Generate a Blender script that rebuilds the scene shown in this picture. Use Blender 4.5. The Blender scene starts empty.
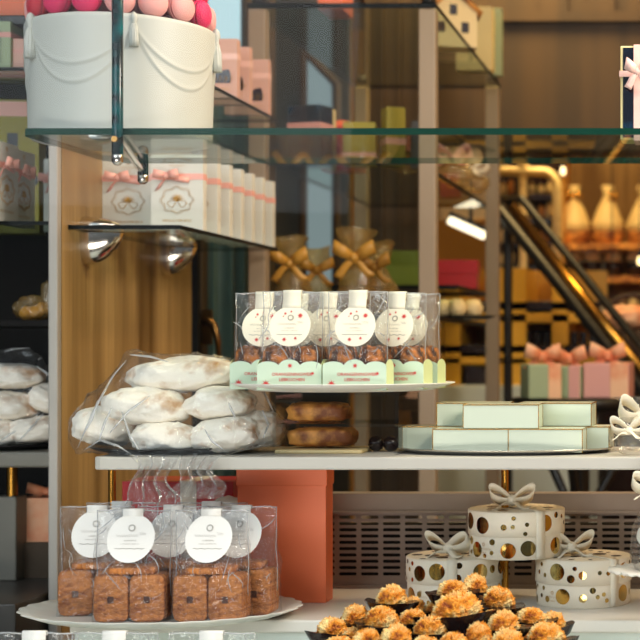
import bpy, math, random
from mathutils import Vector, Matrix, noise
C = bpy.context.scene.collection
sc = bpy.context.scene
PI = math.pi
H = 1.3                      # eye height of the camera
R = random.Random(7)

# ------------------------------------------------------------------ measures
def P(px, py, D):            # a point measured in the photograph, taken at depth D (metres from the lens)
    return Vector(((px-710)*D/1600, D, H-(py-350)*D/1600))
def X(px, D): return (px-710)*D/1600
def Z(py, D): return H-(py-350)*D/1600
def S(n, D): return n*D/1600

def lin(c):
    c = c/255.0
    return c/12.92 if c <= .04045 else ((c+.055)/1.055)**2.4
def rgb(r, g, b): return (lin(r), lin(g), lin(b), 1)

# ------------------------------------------------------------------ materials
def newmat(name):
    m = bpy.data.materials.new(name); m.use_nodes = True
    nt = m.node_tree; nt.nodes.clear()
    out = nt.nodes.new('ShaderNodeOutputMaterial')
    return m, nt, out
def N(nt, t, **k):
    n = nt.nodes.new(t)
    for a, v in k.items():
        if a in n.inputs: n.inputs[a].default_value = v
        else: setattr(n, a, v)
    return n
def mat(name, col, rough=.5, metal=0, col2=None, nscale=8, ramp=(.4, .6), bump=None, bstr=.3, spec=.5, stretch=None, coat=0, sss=0):
    m, nt, out = newmat(name)
    b = N(nt, 'ShaderNodeBsdfPrincipled'); L = nt.links.new
    b.inputs['Base Color'].default_value = col
    b.inputs['Roughness'].default_value = rough; b.inputs['Metallic'].default_value = metal
    b.inputs['Specular IOR Level'].default_value = spec; b.inputs['Coat Weight'].default_value = coat
    if sss: b.inputs['Subsurface Weight'].default_value = sss; b.inputs['Subsurface Radius'].default_value = (.01, .008, .006)
    tc = N(nt, 'ShaderNodeTexCoord'); src = tc.outputs['Object']
    if stretch:
        mp = N(nt, 'ShaderNodeMapping'); mp.inputs['Scale'].default_value = stretch
        L(src, mp.inputs['Vector']); src = mp.outputs['Vector']
    if col2:
        n = N(nt, 'ShaderNodeTexNoise'); n.inputs['Scale'].default_value = nscale; n.inputs['Detail'].default_value = 6
        L(src, n.inputs['Vector'])
        r = N(nt, 'ShaderNodeValToRGB')
        r.color_ramp.elements[0].position = ramp[0]; r.color_ramp.elements[0].color = col
        r.color_ramp.elements[1].position = ramp[1]; r.color_ramp.elements[1].color = col2
        L(n.outputs['Fac'], r.inputs['Fac']); L(r.outputs['Color'], b.inputs['Base Color'])
    if bump:
        n = N(nt, 'ShaderNodeTexNoise'); n.inputs['Scale'].default_value = bump; n.inputs['Detail'].default_value = 5
        L(src, n.inputs['Vector'])
        bp = N(nt, 'ShaderNodeBump'); bp.inputs['Strength'].default_value = bstr; bp.inputs['Distance'].default_value = .004
        L(n.outputs['Fac'], bp.inputs['Height']); L(bp.outputs['Normal'], b.inputs['Normal'])
    L(b.outputs[0], out.inputs[0])
    return m
def emit(name, col, s):
    m, nt, out = newmat(name)
    e = N(nt, 'ShaderNodeEmission'); e.inputs[0].default_value = col; e.inputs[1].default_value = s
    nt.links.new(e.outputs[0], out.inputs[0]); return m
def glass(name, tint=(.93, .97, .95, 1), ior=1.6, rough=0.0):
    m, nt, out = newmat(name); L = nt.links.new
    t = N(nt, 'ShaderNodeBsdfTransparent'); t.inputs[0].default_value = tint
    g = N(nt, 'ShaderNodeBsdfGlossy'); g.inputs['Roughness'].default_value = rough
    f = N(nt, 'ShaderNodeFresnel'); f.inputs['IOR'].default_value = ior
    geo = N(nt, 'ShaderNodeNewGeometry')
    iv = N(nt, 'ShaderNodeMath', operation='SUBTRACT'); iv.inputs[0].default_value = 1; L(geo.outputs['Backfacing'], iv.inputs[1])
    mu = N(nt, 'ShaderNodeMath', operation='MULTIPLY'); L(f.outputs[0], mu.inputs[0]); L(iv.outputs[0], mu.inputs[1])
    mx = N(nt, 'ShaderNodeMixShader'); L(mu.outputs[0], mx.inputs[0]); L(t.outputs[0], mx.inputs[1]); L(g.outputs[0], mx.inputs[2])
    L(mx.outputs[0], out.inputs[0]); return m
def film(name, haze=.05, gloss=.05, edge=.5, scale=30, bstr=.6, hazecol=(.8, .82, .84, 1), rough=.12, tint=(.98, .98, .98, 1)):
    # clear cellophane: mostly see-through, glossy creases, a trace of milkiness
    m, nt, out = newmat(name); L = nt.links.new
    t = N(nt, 'ShaderNodeBsdfTransparent'); t.inputs[0].default_value = tint
    g = N(nt, 'ShaderNodeBsdfGlossy'); g.inputs['Roughness'].default_value = rough
    d = N(nt, 'ShaderNodeBsdfDiffuse'); d.inputs[0].default_value = hazecol
    tl = N(nt, 'ShaderNodeBsdfTranslucent'); tl.inputs[0].default_value = hazecol
    tc = N(nt, 'ShaderNodeTexCoord')
    n1 = N(nt, 'ShaderNodeTexNoise'); n1.inputs['Scale'].default_value = scale; n1.inputs['Detail'].default_value = 3; n1.inputs['Distortion'].default_value = 1.2
    L(tc.outputs['Object'], n1.inputs['Vector'])
    bp = N(nt, 'ShaderNodeBump'); bp.inputs['Strength'].default_value = bstr; bp.inputs['Distance'].default_value = .01
    L(n1.outputs['Fac'], bp.inputs['Height']); L(bp.outputs[0], g.inputs['Normal'])
    lw = N(nt, 'ShaderNodeLayerWeight'); lw.inputs[0].default_value = .5; L(bp.outputs[0], lw.inputs['Normal'])
    pw = N(nt, 'ShaderNodeMath', operation='POWER'); L(lw.outputs['Facing'], pw.inputs[0]); pw.inputs[1].default_value = 3
    ma = N(nt, 'ShaderNodeMath', operation='MULTIPLY_ADD'); ma.use_clamp = True
    L(pw.outputs[0], ma.inputs[0]); ma.inputs[1].default_value = edge; ma.inputs[2].default_value = gloss
    a = N(nt, 'ShaderNodeMixShader'); a.inputs[0].default_value = .5; L(d.outputs[0], a.inputs[1]); L(tl.outputs[0], a.inputs[2])
    h = N(nt, 'ShaderNodeMixShader'); h.inputs[0].default_value = haze; L(t.outputs[0], h.inputs[1]); L(a.outputs[0], h.inputs[2])
    mx = N(nt, 'ShaderNodeMixShader'); L(ma.outputs[0], mx.inputs[0]); L(h.outputs[0], mx.inputs[1]); L(g.outputs[0], mx.inputs[2])
    L(mx.outputs[0], out.inputs[0]); return m

M = {}
M['white'] = mat('white lacquer', rgb(214, 209, 199), .4)
M['foldglint'] = film('whitened fold highlights', .38, .12, .4, 60, .5, (.95, .96, .97, 1), rough=.2)  # folded film with the white crease highlights put into its colour
M['boardpaint'] = mat('board paint', rgb(188, 183, 173), .4)
M['ribbongold'] = mat('gold satin ribbon', rgb(206, 152, 62), .35)
M['potglaze'] = mat('pot glaze', rgb(194, 196, 188), .45, sss=.1)
M['porcelain'] = mat('porcelain', rgb(226, 222, 212), .45, sss=.1)
M['card'] = mat('pale grey card', rgb(216, 216, 206), .6)
M['paper'] = mat('sticker paper', rgb(238, 234, 228), .55)
M['cream_paper'] = mat('cream sticker paper', rgb(246, 234, 212), .55)
M['gold'] = mat('gold foil', rgb(226, 178, 92), .22, 1)
M['goldprint'] = mat('gold print', rgb(196, 152, 74), .4, .4)
M['dot'] = mat('gold foil dots', rgb(214, 170, 84), .1, 1, col2=rgb(190, 170, 110), nscale=30)
M['greyprint'] = mat('grey print', rgb(150, 142, 134), .6)
M['pink'] = mat('pink satin ribbon', rgb(240, 174, 158), .35)
M['palepink'] = mat('pale pink ribbon', rgb(240, 196, 184), .35)
M['ivory'] = mat('ivory ribbon', rgb(238, 228, 206), .4)
M['mint'] = mat('mint card', rgb(200, 218, 194), .5)
M['mintedge'] = mat('pale green card', rgb(212, 222, 168), .5)
M['mintlid'] = mat('mint foil paper', rgb(208, 216, 196), .3, .05, bump=14, bstr=.2, coat=.3)
M['red'] = mat('red print', rgb(206, 62, 58), .5)
M['redcard'] = mat('red card', rgb(196, 34, 40), .3, coat=.3)
M['orange'] = mat('orange card', rgb(250, 122, 72), .42)
M['pinkcard'] = mat('pink card', rgb(214, 168, 152), .5)
M['dark'] = mat('dark window', rgb(32, 14, 18), .2)
M['navy'] = mat('navy glossy lid', rgb(10, 14, 28), .08, col2=rgb(16, 66, 96), nscale=18, ramp=(.52, .74), coat=.6)
M['olive'] = mat('olive card', rgb(150, 138, 38), .5)
M['yellow'] = mat('yellow card', rgb(230, 176, 30), .5)
M['black'] = mat('black plastic', rgb(16, 15, 14), .35)
M['chrome'] = mat('chrome', rgb(220, 214, 205), .12, 1)
M['silver'] = mat('silver tray', rgb(205, 200, 190), .25, 1)
M['brass'] = mat('brass', rgb(196, 142, 60), .25, 1)
M['bronze'] = mat('bronze handle', rgb(150, 112, 62), .3, .9)
M['teal'] = mat('dark teal enamel', rgb(3, 22, 24), .15, 0, col2=rgb(10, 96, 100), nscale=45, ramp=(.45, .7), spec=.3)
M['edge'] = mat('green glass edge', rgb(3, 54, 40), .45, 0, spec=.12)
M['darkedge'] = mat('dark glass edge', rgb(8, 12, 11), .4, 0, spec=.15)
M['shelf'] = glass('shelf glass', (.88, .95, .91, 1), 1.62)
M['pane'] = glass('window glass', (.985, .99, .99, 1), 1.22)
M['acrylic'] = glass('clear acrylic', (.95, .96, .96, 1), 1.5)
M['film'] = film('cellophane', .045, .035, .5, 30, .9, rough=.07)
M['filmwarm'] = film('creased cellophane', .045, .04, .5, 34, .9, rough=.07)
M['filmbread'] = film('bread cellophane', .035, .025, .38, 18, 1.0, rough=.07)
M['filmtail'] = film('gathered cellophane', .10, .12, .6, 30, 1.0, rough=.08)
M['filmgold'] = film('gold tinted cellophane', .30, .12, .5, 40, 1.0, rgb(228, 196, 130), .12, rgb(248, 236, 208))
M['bread'] = mat('floured crust', rgb(250, 242, 228), .9, 0, rgb(190, 140, 90), 26, (.54, .72), 70, .9)
M['biscuit'] = mat('brown biscuit', rgb(214, 136, 66), .65, 0, rgb(146, 78, 32), 95, (.34, .66), 120, 1.0, stretch=(1, 1, 1.8))
M['jam'] = mat('dark filling', rgb(84, 42, 24), .4)
M['leb'] = mat('dark gingerbread', rgb(70, 34, 12), .7, 0, rgb(214, 124, 40), 75, (.44, .66), 160, 1)
M['choc'] = mat('dark chocolate', rgb(34, 20, 18), .22, bump=50, bstr=.25)
def woodwall():
    m, nt, out = newmat('streaked amber wood'); L = nt.links.new
    b = N(nt, 'ShaderNodeBsdfPrincipled'); b.inputs['Roughness'].default_value = .4; b.inputs['Specular IOR Level'].default_value = .4
    tc = N(nt, 'ShaderNodeTexCoord')
    def streak(sy, sz, sc):
        mp = N(nt, 'ShaderNodeMapping'); mp.inputs['Scale'].default_value = (sy*.6, sy, sz); L(tc.outputs['Object'], mp.inputs['Vector'])
        n = N(nt, 'ShaderNodeTexNoise'); n.inputs['Scale'].default_value = sc; n.inputs['Detail'].default_value = 3; L(mp.outputs[0], n.inputs['Vector']); return n.outputs['Fac']
    r = N(nt, 'ShaderNodeValToRGB'); e = r.color_ramp.elements
    e[0].position = .38; e[0].color = rgb(112, 82, 38); e[1].position = .62; e[1].color = rgb(190, 156, 102)
    L(streak(7, .5, 1.6), r.inputs[0])
    r2 = N(nt, 'ShaderNodeValToRGB'); e = r2.color_ramp.elements; e[0].position = .35; e[0].color = (.78, .76, .72, 1); e[1].position = .6; e[1].color = (1.05, 1.05, 1.05, 1)
    L(streak(60, .2, 5), r2.inputs[0])
    mx = N(nt, 'ShaderNodeMixRGB', blend_type='MULTIPLY'); mx.inputs[0].default_value = 1; L(r.outputs[0], mx.inputs[1]); L(r2.outputs[0], mx.inputs[2])
    L(mx.outputs[0], b.inputs['Base Color']); L(b.outputs[0], out.inputs[0]); return m
M['wood'] = woodwall()
M['post'] = mat('painted post', rgb(152, 134, 112), .5)
M['trimmetal'] = mat('brushed strip', rgb(172, 166, 158), .45, .15)
M['taupe'] = mat('taupe metal', rgb(122, 106, 94), .5, .1)
M['grey'] = mat('grey metal', rgb(120, 116, 106), .45, .2)
M['darkgrey'] = mat('dark stone', rgb(58, 54, 50), .4)
M['brownwall'] = mat('brown panelling', rgb(70, 51, 27), .6, 0, rgb(54, 39, 20), 2, (.4, .6), stretch=(6, 6, .3))
M['amberwall'] = mat('amber plaster', rgb(206, 150, 62), .7)
M['darkwall'] = mat('dark cladding', rgb(18, 15, 13), .6, spec=.15)
M['floor'] = mat('dark floor tile', rgb(74, 60, 46), .35, 0, rgb(52, 40, 30), 4)
M['ceil'] = mat('ceiling paint', rgb(150, 130, 104), .8)
M['mintwall'] = mat('pale mint panel', rgb(214, 222, 214), .45)
M['cream'] = mat('cream lacquer', rgb(232, 206, 150), .5)
M['creamcard'] = mat('cream card', rgb(226, 208, 150), .6)
M['yellowlac'] = mat('yellow lacquer', rgb(226, 172, 48), .4)
def curtain_mat():
    m, nt, out = newmat('teal curtain'); a = N(nt, 'ShaderNodeBsdfDiffuse'); b = N(nt, 'ShaderNodeBsdfTranslucent'); x = N(nt, 'ShaderNodeMixShader'); x.inputs[0].default_value = .6
    a.inputs[0].default_value = rgb(132, 146, 136); b.inputs[0].default_value = rgb(122, 142, 132)
    nt.links.new(a.outputs[0], x.inputs[1]); nt.links.new(b.outputs[0], x.inputs[2]); nt.links.new(x.outputs[0], out.inputs[0]); return m
M['curtain'] = curtain_mat()
M['greypane'] = mat('smoked door panel', rgb(66, 66, 62), .55, 0, rgb(84, 78, 68), 2)
M['day'] = emit('daylight pane', (.62, .86, .9, 1), 1.0)
M['daydim'] = emit('dim daylight pane', (.40, .52, .52, 1), .55)
M['tube'] = emit('lamp tube', (1, .86, .58, 1), 2.5)
M['bead'] = emit('warm bulb', (1, .72, .34, 1), 4)
M['hot'] = mat('hot pink macaron', rgb(222, 22, 92), .6, bump=120, bstr=.1)
M['rose'] = mat('pale pink macaron', rgb(234, 164, 158), .6, bump=120, bstr=.1)
M['crimson'] = mat('crimson macaron', rgb(196, 28, 52), .6, bump=120, bstr=.1)
M['ganache'] = mat('pink filling', rgb(150, 40, 66), .6)
M['coneside'] = mat('dark red cone', rgb(92, 22, 34), .6)
M['cakewhite'] = mat('whipped cream', rgb(240, 214, 160), .6)
M['greenbox'] = mat('green foil box', rgb(104, 120, 34), .3, .2)
M['redbox'] = mat('red foil box', rgb(178, 30, 34), .35, .1)
M['sage'] = mat('sage wrap', rgb(158, 174, 138), .5)
M['salmon'] = mat('salmon wrap', rgb(230, 146, 104), .5, 0, rgb(240, 190, 150), 14)
M['lilac'] = mat('dusty pink wrap', rgb(220, 160, 150), .5)
M['loaf'] = mat('fruit loaf', rgb(226, 156, 74), .55, 0, rgb(130, 70, 28), 30, bump=70, bstr=.6)
M['brownbag'] = mat('dark brown wicker', rgb(44, 22, 14), .7, bump=80, bstr=.8)

def coconut():
    m, nt, out = newmat('toasted coconut'); L = nt.links.new
    b = N(nt, 'ShaderNodeBsdfPrincipled'); b.inputs['Roughness'].default_value = .65
    tc = N(nt, 'ShaderNodeTexCoord')
    n = N(nt, 'ShaderNodeTexNoise'); n.inputs['Scale'].default_value = 45; n.inputs['Detail'].default_value = 4; L(tc.outputs['Object'], n.inputs['Vector'])
    r = N(nt, 'ShaderNodeValToRGB'); e = r.color_ramp.elements
    e[0].position = .32; e[0].color = rgb(150, 68, 10); e[1].position = .61; e[1].color = rgb(252, 224, 156)
    x = e.new(.44); x.color = rgb(238, 154, 34)
    L(n.outputs['Fac'], r.inputs[0]); L(r.outputs[0], b.inputs['Base Color'])
    n2 = N(nt, 'ShaderNodeTexNoise'); n2.inputs['Scale'].default_value = 160; L(tc.outputs['Object'], n2.inputs['Vector'])
    bp = N(nt, 'ShaderNodeBump'); bp.inputs['Strength'].default_value = .8; bp.inputs['Distance'].default_value = .004
    L(n2.outputs[0], bp.inputs['Height']); L(bp.outputs[0], b.inputs['Normal']); L(b.outputs[0], out.inputs[0])
    return m
M['coconut'] = coconut()

# ------------------------------------------------------------------ mesh builder
class MB:
    def __init__(s): s.v = []; s.f = []; s.m = []; s.s = []
    def add(s, vs, fs, m=0, smooth=False, mx=None):
        o = len(s.v)
        s.v += [(mx @ Vector(v)) if mx else Vector(v) for v in vs]
        for f in fs: s.f.append([i+o for i in f]); s.m.append(m); s.s.append(smooth)
        return s
    def box(s, c, d, m=0, rz=0):
        x, y, z = d[0]/2, d[1]/2, d[2]/2
        vs = [(-x,-y,-z),(x,-y,-z),(x,y,-z),(-x,y,-z),(-x,-y,z),(x,-y,z),(x,y,z),(-x,y,z)]
        fs = [(0,3,2,1),(4,5,6,7),(0,1,5,4),(1,2,6,5),(2,3,7,6),(3,0,4,7)]
        return s.add(vs, fs, m, False, Matrix.Translation(c) @ Matrix.Rotation(rz, 4, 'Z'))
    def grid(s, fn, nu, nv, m=0, cu=False, cv=False, smooth=True, flip=False):
        vs = [fn(i/(nu if cu else nu-1), j/(nv if cv else nv-1)) for j in range(nv) for i in range(nu)]
        fs = []
        for j in range(nv if cv else nv-1):
            for i in range(nu if cu else nu-1):
                a, b = j*nu+i, j*nu+(i+1) % nu; c, d = ((j+1) % nv)*nu+(i+1) % nu, ((j+1) % nv)*nu+i
                fs.append((a, d, c, b) if flip else (a, b, c, d))
        return s.add(vs, fs, m, smooth)
    def lathe(s, prof, n=32, c=(0,0,0), m=0, sx=1, sy=1, caps=True, smooth=True):
        c = Vector(c)
        vs = []; k = len(prof)
        for r, z in prof:
            for i in range(n):
                a = 2*PI*i/n; vs.append(c+Vector((r*math.cos(a)*sx, r*math.sin(a)*sy, z)))
        fs = [(j*n+i, j*n+(i+1) % n, (j+1)*n+(i+1) % n, (j+1)*n+i) for j in range(k-1) for i in range(n)]
        if caps: fs += [list(range(n))[::-1], [(k-1)*n+i for i in range(n)]]
        return s.add(vs, fs, m, smooth)
    def cyl(s, a, b, r, n=16, m=0, r2=None, smooth=True):
        a, b = Vector(a), Vector(b); d = (b-a); q = d.to_track_quat('Z', 'Y').to_matrix().to_4x4()
        mx = Matrix.Translation(a) @ q; r2 = r if r2 is None else r2; h = d.length
        vs = [(r*math.cos(2*PI*i/n), r*math.sin(2*PI*i/n), 0) for i in range(n)] + [(r2*math.cos(2*PI*i/n), r2*math.sin(2*PI*i/n), h) for i in range(n)]
        s.add(vs, [(i, (i+1) % n, n+(i+1) % n, n+i) for i in range(n)], m, smooth, mx)
        return s.add(vs, [list(range(n))[::-1], list(range(n, 2*n))], m, False, mx)
    def tube(s, pts, r, n=8, m=0):
        pts = [Vector(p) for p in pts]; rings = []
        for i, p in enumerate(pts):
            t = (pts[min(i+1, len(pts)-1)]-pts[max(i-1, 0)]).normalized()
            u = t.orthogonal().normalized() if i == 0 else (u-t*u.dot(t)).normalized()
            w = t.cross(u); rr = r[i] if isinstance(r, (list, tuple)) else r
            rings.append([p+(u*math.cos(2*PI*k/n)+w*math.sin(2*PI*k/n))*rr for k in range(n)])
        vs = [v for q in rings for v in q]
        fs = [(j*n+i, j*n+(i+1) % n, (j+1)*n+(i+1) % n, (j+1)*n+i) for j in range(len(pts)-1) for i in range(n)]
        fs += [list(range(n))[::-1], [(len(pts)-1)*n+i for i in range(n)]]
        return s.add(vs, fs, m, True)
    def strip(s, pts, wv, m=0, th=.0006):          # a ribbon: path, width vector per point
        n = len(pts); vs = []
        for i, p in enumerate(pts):
            p = Vector(p); w = Vector(wv[i] if isinstance(wv, list) else wv)
            t = Vector(pts[min(i+1, n-1)])-Vector(pts[max(i-1, 0)])
            k = t.cross(w); k = k.normalized()*th if k.length > 1e-9 else Vector((0, th, 0))
            vs += [p-w/2-k, p+w/2-k, p+w/2+k, p-w/2+k]
        fs = []
        for i in range(n-1):
            for q in range(4): fs.append((4*i+q, 4*i+(q+1) % 4, 4*i+4+(q+1) % 4, 4*i+4+q))
        fs += [(3, 2, 1, 0), (4*n-4, 4*n-3, 4*n-2, 4*n-1)]
        return s.add(vs, fs, m, True)
    def prism(s, pts, y0, y1, m=0, side=None, mx=None):   # outline in x,z extruded along y
        n = len(pts); vs = [(p[0], y0, p[1]) for p in pts]+[(p[0], y1, p[1]) for p in pts]
        s.add(vs, [list(range(n)), list(range(n, 2*n))[::-1]], m, False, mx)
        return s.add(vs, [((i+1) % n, i, n+i, n+(i+1) % n) for i in range(n)], m if side is None else side, False, mx)
    def blob(s, c, r, amp=.1, fr=3, seed=0, nu=28, nv=18, m=0, flat=0, power=1):
        c = Vector(c)
        def f(u, v):
            a = 2*PI*u; b = PI*(v-.5)
            cp = lambda t: math.copysign(abs(t)**power, t)
            d = Vector((cp(math.cos(a))*cp(math.cos(b)), cp(math.sin(a))*cp(math.cos(b)), cp(math.sin(b))))
            k = 1+amp*noise.fractal(d*fr+Vector((seed*7.3, seed*3.1, seed)), 1, 2, 3)
            if flat and d.z < 0: d = Vector((d.x, d.y, d.z*(1-flat)))
            return c+Vector((d.x*r[0], d.y*r[1], d.z*r[2]))*k
        return s.grid(f, nu, nv, m, cu=True)
    def build(s, name, mats, parent=None, loc=None, bevel=0, seg=2, solid=0, sub=0):
        me = bpy.data.meshes.new(name); me.from_pydata([tuple(v) for v in s.v], [], s.f)
        for x in (mats if isinstance(mats, (list, tuple)) else [mats]): me.materials.append(M[x] if isinstance(x, str) else x)
        me.polygons.foreach_set('material_index', s.m); me.polygons.foreach_set('use_smooth', s.s)
        me.validate(); me.update()
        o = bpy.data.objects.new(name, me); C.objects.link(o)
        if parent: o.parent = parent
        if loc: o.location = loc
        if bevel: b = o.modifiers.new('bevel', 'BEVEL'); b.width = bevel; b.segments = seg; b.limit_method = 'ANGLE'; b.angle_limit = .7
        if solid: b = o.modifiers.new('solid', 'SOLIDIFY'); b.thickness = solid; b.offset = 0
        if sub: b = o.modifiers.new('sub', 'SUBSURF'); b.levels = sub; b.render_levels = sub
        return o

def tag(o, label, cat, group=None, kind=None):
    if label: o['label'] = label
    if cat: o['category'] = cat
    if group: o['group'] = group
    if kind: o['kind'] = kind
    return o
def thing(name, label, cat, loc=(0,0,0), rz=0, group=None):
    o = bpy.data.objects.new(name, None); o.empty_display_size = .05; C.objects.link(o)
    o.location = loc; o.rotation_euler = (0, 0, rz)
    return tag(o, label, cat, group)
def struct(o): o['kind'] = 'structure'; return o
def dup(root, loc, rz=None, label=None, group=None, scale=None):
    r = root.copy(); C.objects.link(r); r.location = loc
    if rz is not None: r.rotation_euler = (0, 0, rz)
    if scale: r.scale = scale
    if label: r['label'] = label
    if group: r['group'] = group
    for ch in list(root.children):
        c = ch.copy(); C.objects.link(c); c.parent = r
        for g in list(ch.children):
            d = g.copy(); C.objects.link(d); d.parent = c
    return r

def bow(mb, c, w, h, rw, m=0, tails=True, seed=0, up=0, stand=False):
    # satin bow facing -y: two loops pinched at the knot, a knot and two tails
    c = Vector(c); q = random.Random(seed)
    for s in (-1, 1):
        pts = []; wv = []; n = 19; tw = q.uniform(-.25, .25)
        for i in range(n):
            t = i/(n-1); o_ = (1-math.cos(2*PI*t))/2; e = math.sin(2*PI*t)
            k = .45+.55*math.sin(PI*t)**.8
            if stand:
                pts.append(c+Vector((s*(w/2*o_), -.004-.1*rw*e, h*(.10+.42*o_*up)+h*.36*e*(.35+.65*o_)+h*.2*o_)))
                wv.append(Vector((s*tw*rw*.6, rw*k*.75, -rw*k*.70)))
            else:
                pts.append(c+Vector((s*w/2*o_, -.003-rw*.30*(1+e*.9)*min(1, 2.2*o_), h*(.2+up*.6)*o_)))
                wv.append(Vector((-s*.22*rw*k, -.12*rw*k, rw*k)))
        mb.strip(pts, wv, m)
        if tails:
            pts = []; wv = []
            for i in range(9):
                t = i/8
                pts.append(c+Vector((s*w*.42*t, -.003-.004*math.sin(3*t+q.random()*.4)-(.02*t if stand else 0), (-h*.22*t+.003*math.sin(6*t+s)) if stand else -h*.75*t+.002*math.sin(6*t+s))))
                wv.append(Vector((rw*.15, rw*.75, rw*.1)) if stand else Vector((rw*.6*(.5+.5*t), 0, s*rw*.3)))
            mb.strip(pts, wv, m)
    mb.blob(c+Vector((0, -.004, h*.1 if stand else 0)), (rw*.36, rw*.33, rw*.4), .1, 2, seed, 14, 10, m)

def text_into(mb, txt, size, c, m=0, yfun=None, align='CENTER'):
    cu = bpy.data.curves.new('lettering', 'FONT'); cu.body = txt; cu.size = size; cu.align_x = align; cu.resolution_u = 2; cu.offset = size*.012
    o = bpy.data.objects.new('lettering', cu); C.objects.link(o)
    dg = bpy.context.evaluated_depsgraph_get(); me = o.evaluated_get(dg).to_mesh()
    vs = [Vector((v.co.x, 0, v.co.y))+Vector(c) for v in me.vertices]
    if yfun: vs = [Vector((v.x, yfun(v.z)+c[1], v.z)) for v in vs]
    fs = [list(p.vertices) for p in me.polygons]
    o.evaluated_get(dg).to_mesh_clear()
    bpy.data.objects.remove(o); bpy.data.curves.remove(cu)
    mb.add(vs, fs, m)
def star_into(mb, c, r, m=0, n=8, yfun=None, rot=0):
    vs = []
    for i in range(2*n):
        a = PI*i/n+rot; k = r if i % 2 == 0 else r*.38
        x, z = c[0]+k*math.cos(a), c[2]+k*math.sin(a)
        vs.append((x, c[1]+(yfun(z) if yfun else 0), z))
    vs.append((c[0], c[1]+(yfun(c[2]) if yfun else 0), c[2]))
    mb.add(vs, [(i, (i+1) % (2*n), 2*n) for i in range(2*n)], m)
def squiggle_into(mb, x0, x1, z, h, w, m, y, yfun=None, cyc=6, seed=0):   # a handwritten line, too small in the photo to read
    q = random.Random(seed); n = cyc*6; vs = []; fs = []
    for i in range(n+1):
        t = i/n; x = x0+(x1-x0)*t; zz = z+h*math.sin(2*PI*cyc*t+.6)*(.4+.6*q.random())
        for k in (-w/2, w/2): vs.append((x, y+(yfun(zz) if yfun else 0), zz+k))
    for i in range(n): fs.append((2*i, 2*i+2, 2*i+3, 2*i+1))
    mb.add(vs, fs, m)
def glyphs_into(mb, x0, x1, z, h, m, y, yfun=None, n=12, seed=0):         # a row of tiny capitals, too small in the photo to read
    q = random.Random(seed); p = (x1-x0)/n; e = h*.16
    def r(xa, za, xb, zb):
        f = lambda a: y+(yfun(a) if yfun else 0)
        mb.add([(xa, f(za), za), (xb, f(za), za), (xb, f(zb), zb), (xa, f(zb), zb)], [(0, 1, 2, 3)], m)
    for i in range(n):
        x = x0+p*i; k = q.randrange(4)
        r(x, z, x+e, z+h)
        if k != 1: r(x, z+h-e, x+p*.62, z+h)
        if k != 2: r(x, z, x+p*.62, z+e)
        if k >= 2: r(x+p*.62-e, z, x+p*.62, z+h)
        if k == 0: r(x, z+h/2-e/2, x+p*.5, z+h/2+e/2)
# ================================================================== THE SETTING
struct(MB().box((-1.2, 3.5, -.01), (6, 9, .02)).build('floor', 'floor'))
struct(MB().box((-1.2, 4.9, 2.91), (6, 6.2, .02)).build('ceiling', 'ceil'))
struct(MB().box((-1.2, 8.0, 1.45), (6, .02, 2.9)).build('wall_back', 'amberwall'))
struct(MB().box((1.3, 4.9, 1.45), (.02, 6.2, 2.9)).build('wall_right', 'amberwall'))
struct(MB().box((-3.7, 4.9, 1.45), (.02, 6.2, 2.9)).build('wall_far_left', 'darkwall'))
# street window pane in front of the whole display
w = struct(MB().box((-.75, 1.75, 1.45), (4.2, .008, 2.9)).build('window_1', 'pane'))
# partition of streaked wood on the left, with its metal front strip
XW = -1.134
struct(MB().box((XW-.01, (2.8+3.5)/2, 1.45), (.02, .70, 2.9)).build('wall_left', 'wood'))
struct(MB().box((XW-.0085, 2.79, 1.45), (.017, .018, 2.9)).build('trim_1', 'trimmetal', bevel=.003))
# cladding behind the left-hand bay
struct(MB().box((-1.9, 3.6, 1.45), (1.5, .02, 2.9)).build('wall_bay', 'darkwall'))
# brown panel and bulkhead behind the display rack
b = MB()
x0, x1 = X(366, 4.7), X(436, 4.7)
b.box(((x0+x1)/2, 4.7, 1.45), (x1-x0, .04, 2.9))
for k in range(1, 4): b.box((x0+(x1-x0)*k/4, 4.675, 1.45), (.012, .01, 2.9))
struct(b.build('wall_panelled', 'brownwall'))
b = MB(); zb = Z(150, 4.9)
b.box(((X(430, 4.9)+.9)/2, 5.0, (zb+2.9)/2), (.9-X(430, 4.9), .2, 2.9-zb))
b.box(((X(500, 4.9)+.9)/2, 4.885, Z(18, 4.9)), (.9-X(500, 4.9), .03, .03))
for a, c in ((541, 568), (588, 615), (640, 668)):
    b.box(((X(a, 4.9)+X(c, 4.9))/2, 4.893, Z(-8, 4.9)), (X(c, 4.9)-X(a, 4.9), .02, .13))
struct(b.build('trim_2', 'brownwall'))
# ledge of the window in front of the counter
struct(MB().box((-.6, 2.08, H-.60), (2.6, .64, .04)).build('trim_3', 'mintwall', bevel=.004))
# glazed door with curtain at the left, daylight panes behind it
d = struct(MB().box((X(198, 3.9), 3.9, 1.3), (.035, .05, 2.6)).box((X(262, 3.9)+.012, 3.9, 1.3), (.03, .05, 2.6)).box(((X(198, 3.9)+X(262, 3.9))/2, 3.9, 2.55), (.2, .05, .1)).box(((X(198, 3.9)+X(262, 3.9))/2, 3.9, .2), (.2, .05, .4)).build('door_1', 'brownwall', bevel=.004))
MB().box(((X(198, 3.9)+X(262, 3.9))/2, 3.9, 1.45), (.115, .006, 2.1)).build('door_pane', 'pane', d)
h = MB(); h.box(P(207.5, 327, 3.865), (.022, .014, .085))
p0 = P(210, 322, 3.86)
h.cyl(p0, p0+Vector((0, -.05, 0)), .008)
h.tube([p0+Vector((0, -.05, 0)), p0+Vector((.014, -.055, .002)), p0+Vector((.026, -.055, -.008)), p0+Vector((.034, -.053, -.04)), p0+Vector((.037, -.05, -.085))], [.008, .009, .009, .008, .006], 10)
h.build('door_handle', 'bronze', d)
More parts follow.
